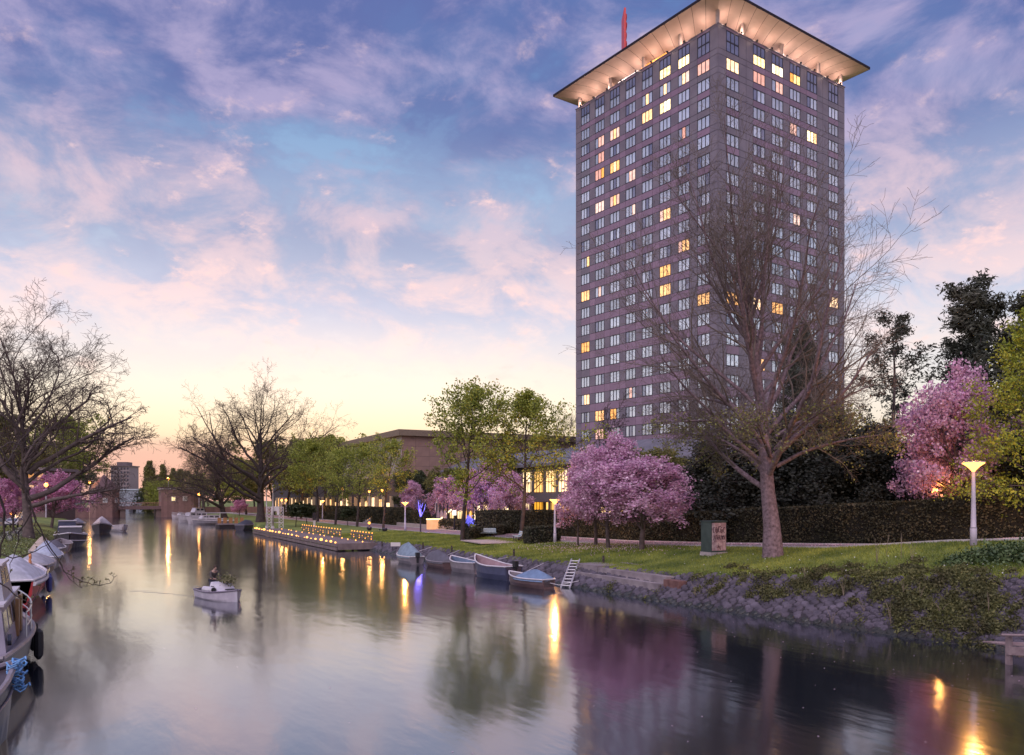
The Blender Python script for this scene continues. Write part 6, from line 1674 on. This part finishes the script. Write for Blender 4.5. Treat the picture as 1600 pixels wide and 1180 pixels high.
def bike_base():
    o = thing('bicycle', 'x', 'bicycle', (0,0,0), 0, 'bicycles heaped on the left bank grass')
    ring = lambda cx_: [(cx_+.34*math.cos(q*PI/8), 0, .34+.34*math.sin(q*PI/8)) for q in range(17)]
    for cx_ in (-.52,.52):
        w_ = part('wheel', MB().tube(ring(cx_), .025, 5, False), black_m, o)
        sp_ = MB()
        for q in range(6): sp_.tube([(cx_-.33*math.cos(q*PI/6),0,.34-.33*math.sin(q*PI/6)),(cx_+.33*math.cos(q*PI/6),0,.34+.33*math.sin(q*PI/6))], .006, 3)
        part('spokes', sp_, chrome, w_)
    part('frame', MB().tube([(-.52,0,.34),(-.12,0,.36),(.36,0,.86),(-.2,0,.80),(-.12,0,.36)], .02, 5).tube([(-.52,0,.34),(-.2,0,.8)], .016, 5).tube([(.52,0,.34),(.36,0,.9)], .02, 5), mat('bike_paint', (.12,.05,.09), .5, scale=1.0, col2=(.10,.13,.20), coord='Object'), o)
    part('handlebar', MB().tube([(.22,-.28,1.0),(.38,-.2,1.02),(.38,.2,1.02),(.22,.28,1.0)], .016, 5).tube([(.38,0,1.02),(.36,0,.88)],.016,5), chrome, o)
    part('saddle', MB().bbox((-.24,0,.90),(.26,.14,.06)), black_m, o)
    return o
b0 = bike_base(); rg_ = random.Random(9)
blabels = ['bicycle leaning at the near end of the heap by the grass','bicycle second from the near end of the heap','bicycle in the heap in front of the silver car','bicycle in the middle of the heap turned sideways','bicycle behind the sideways one in the heap','bicycle in the heap beside the huge plane trunk','bicycle nearest the white flowers in the heap','bicycle at the far end of the heap']
for k, (px, py) in enumerate(((8,842),(14,838),(20,840),(26,842),(30,838),(36,840),(40,836),(44,835))):
    (x_, y_), d_ = on_t(px, -8.6+.15*(k % 3)); y_ = y_; z_ = gz(x_, y_)
    c = b0 if k == 0 else copy_thing(b0, blabels[k], (0,0,0))
    c['label'] = blabels[k]; c.location = (x_+rg_.uniform(-.3,.3), y_+rg_.uniform(-1,1), gz(x_, y_)+.02); c.rotation_euler = (rg_.uniform(-.2,.2), 0, R(rg_.uniform(-40,40)))
# ------------------------------------------------------------------ dark bough hanging in from a tree that stands outside the view
D0 = 12.5
def fp_(px, py, d): x, y = at_depth(px, d); return (x, y, EYE+(HZ-py)/F*d)
bo = thing('overhanging_branch', 'thin dark budding branch hanging in at the left over the boats', 'branch', (0,0,0))
rg_ = random.Random(13); mbt = MB(); mbu = []
def limb(path, r0, r1, d=D0, step=1):
    pts = [Vector(fp_(px, py, d+.12*i)) for i, (px, py) in enumerate(path)]
    out = []
    for i in range(len(pts)-1):
        for q in range(3): out.append(pts[i].lerp(pts[i+1], q/3)+Vector([rg_.gauss(0,.012) for _ in range(3)]))
    out.append(pts[-1]); n = len(out)
    mbt.tube(out, [r0+(r1-r0)*i/(n-1) for i in range(n)], 5)
    return out
m1 = limb([(-30,660),(0,700),(22,738),(38,768),(50,800),(66,835),(82,862),(102,893),(128,910),(150,915),(172,912),(183,899)], .017, .004)
m2 = limb([(38,768),(52,800),(60,830),(76,858),(92,880),(110,905),(126,919),(143,915)], .008, .0035)
m3 = limb([(-10,760),(8,800),(4,850),(-8,900)], .02, .012)
m4 = limb([(-20,860),(20,872),(45,868),(75,852),(92,838)], .012, .004, 12.8)
m5 = limb([(50,800),(30,832),(22,870),(10,905)], .010, .004)
m6 = limb([(-15,740),(14,720),(30,690),(52,668)], .018, .006)
m7 = limb([(0,700),(20,690),(40,700),(70,690),(95,702)], .012, .004)
m8 = limb([(-10,905),(22,930),(48,945),(60,925)], .012, .005, 12.2)
for m_ in (m1[-14:], m2[-10:], m4[-8:], m5[-6:], m7[-8:], m6[-6:], m8[-5:]):
    for p in m_[::2]:
        d_ = Vector([rg_.gauss(0,.05), rg_.gauss(0,.05), rg_.uniform(.02,.13)]); mbt.tube([p, p+d_*.6, p+d_], [.005,.004,.003], 4)
        for _ in range(4): mbu.append(tuple(p+d_+Vector([rg_.gauss(0,.022) for _ in range(3)])))
link('wood', mbt.mesh('wood', dark_bark_m), bo)
V, Q = leaves(np.array(mbu), .05, nr, .6); link('buds', np_mesh('buds', V, Q, mat('opening_bud', (.10,.085,.03), .8, island=.3)), bo)

# ------------------------------------------------------------------ small things on the lawn edge
for px, py, h, lb in ((661,860,.75,'thin mooring post on the lawn above the charcoal tarp'),(706,863,.6,'short mooring stump on the lawn above the open dinghy'),(803,870,.6,'mooring stump on the lawn above the blue open boat'),(943,880,.5,'thin stake beside the concrete landing'),(597,855,.6,'mooring stake near the end of the jetty')):
    (x,y,z), d = gnd(px, py); o = thing('mooring_post', lb, 'post', (x,y,z), 0, 'mooring posts along the lawn edge')
    part('stake', MB().tube([(0,0,-.2),(0,.02,h)], [.09,.07], 8), dark_bark_m, o); part('rope_turns', MB().lathe([(.10,h*.6),(.12,h*.65),(.10,h*.72)], 8), bark_m, o)
(x,y,z), d = gnd(618,859); sn = thing('bank_sign', 'small blank white board at the water edge by the tarped boat', 'sign', (x,y,z), R(-27))
part('board', MB().box(-.5,-.03,.35,.5,.03,.75), white_m, sn); part('post', MB().tube([(-.3,.05,-.2),(-.3,.05,.7)], .03, 6).tube([(.3,.05,-.2),(.3,.05,.7)], .03, 6), frame_m, sn)
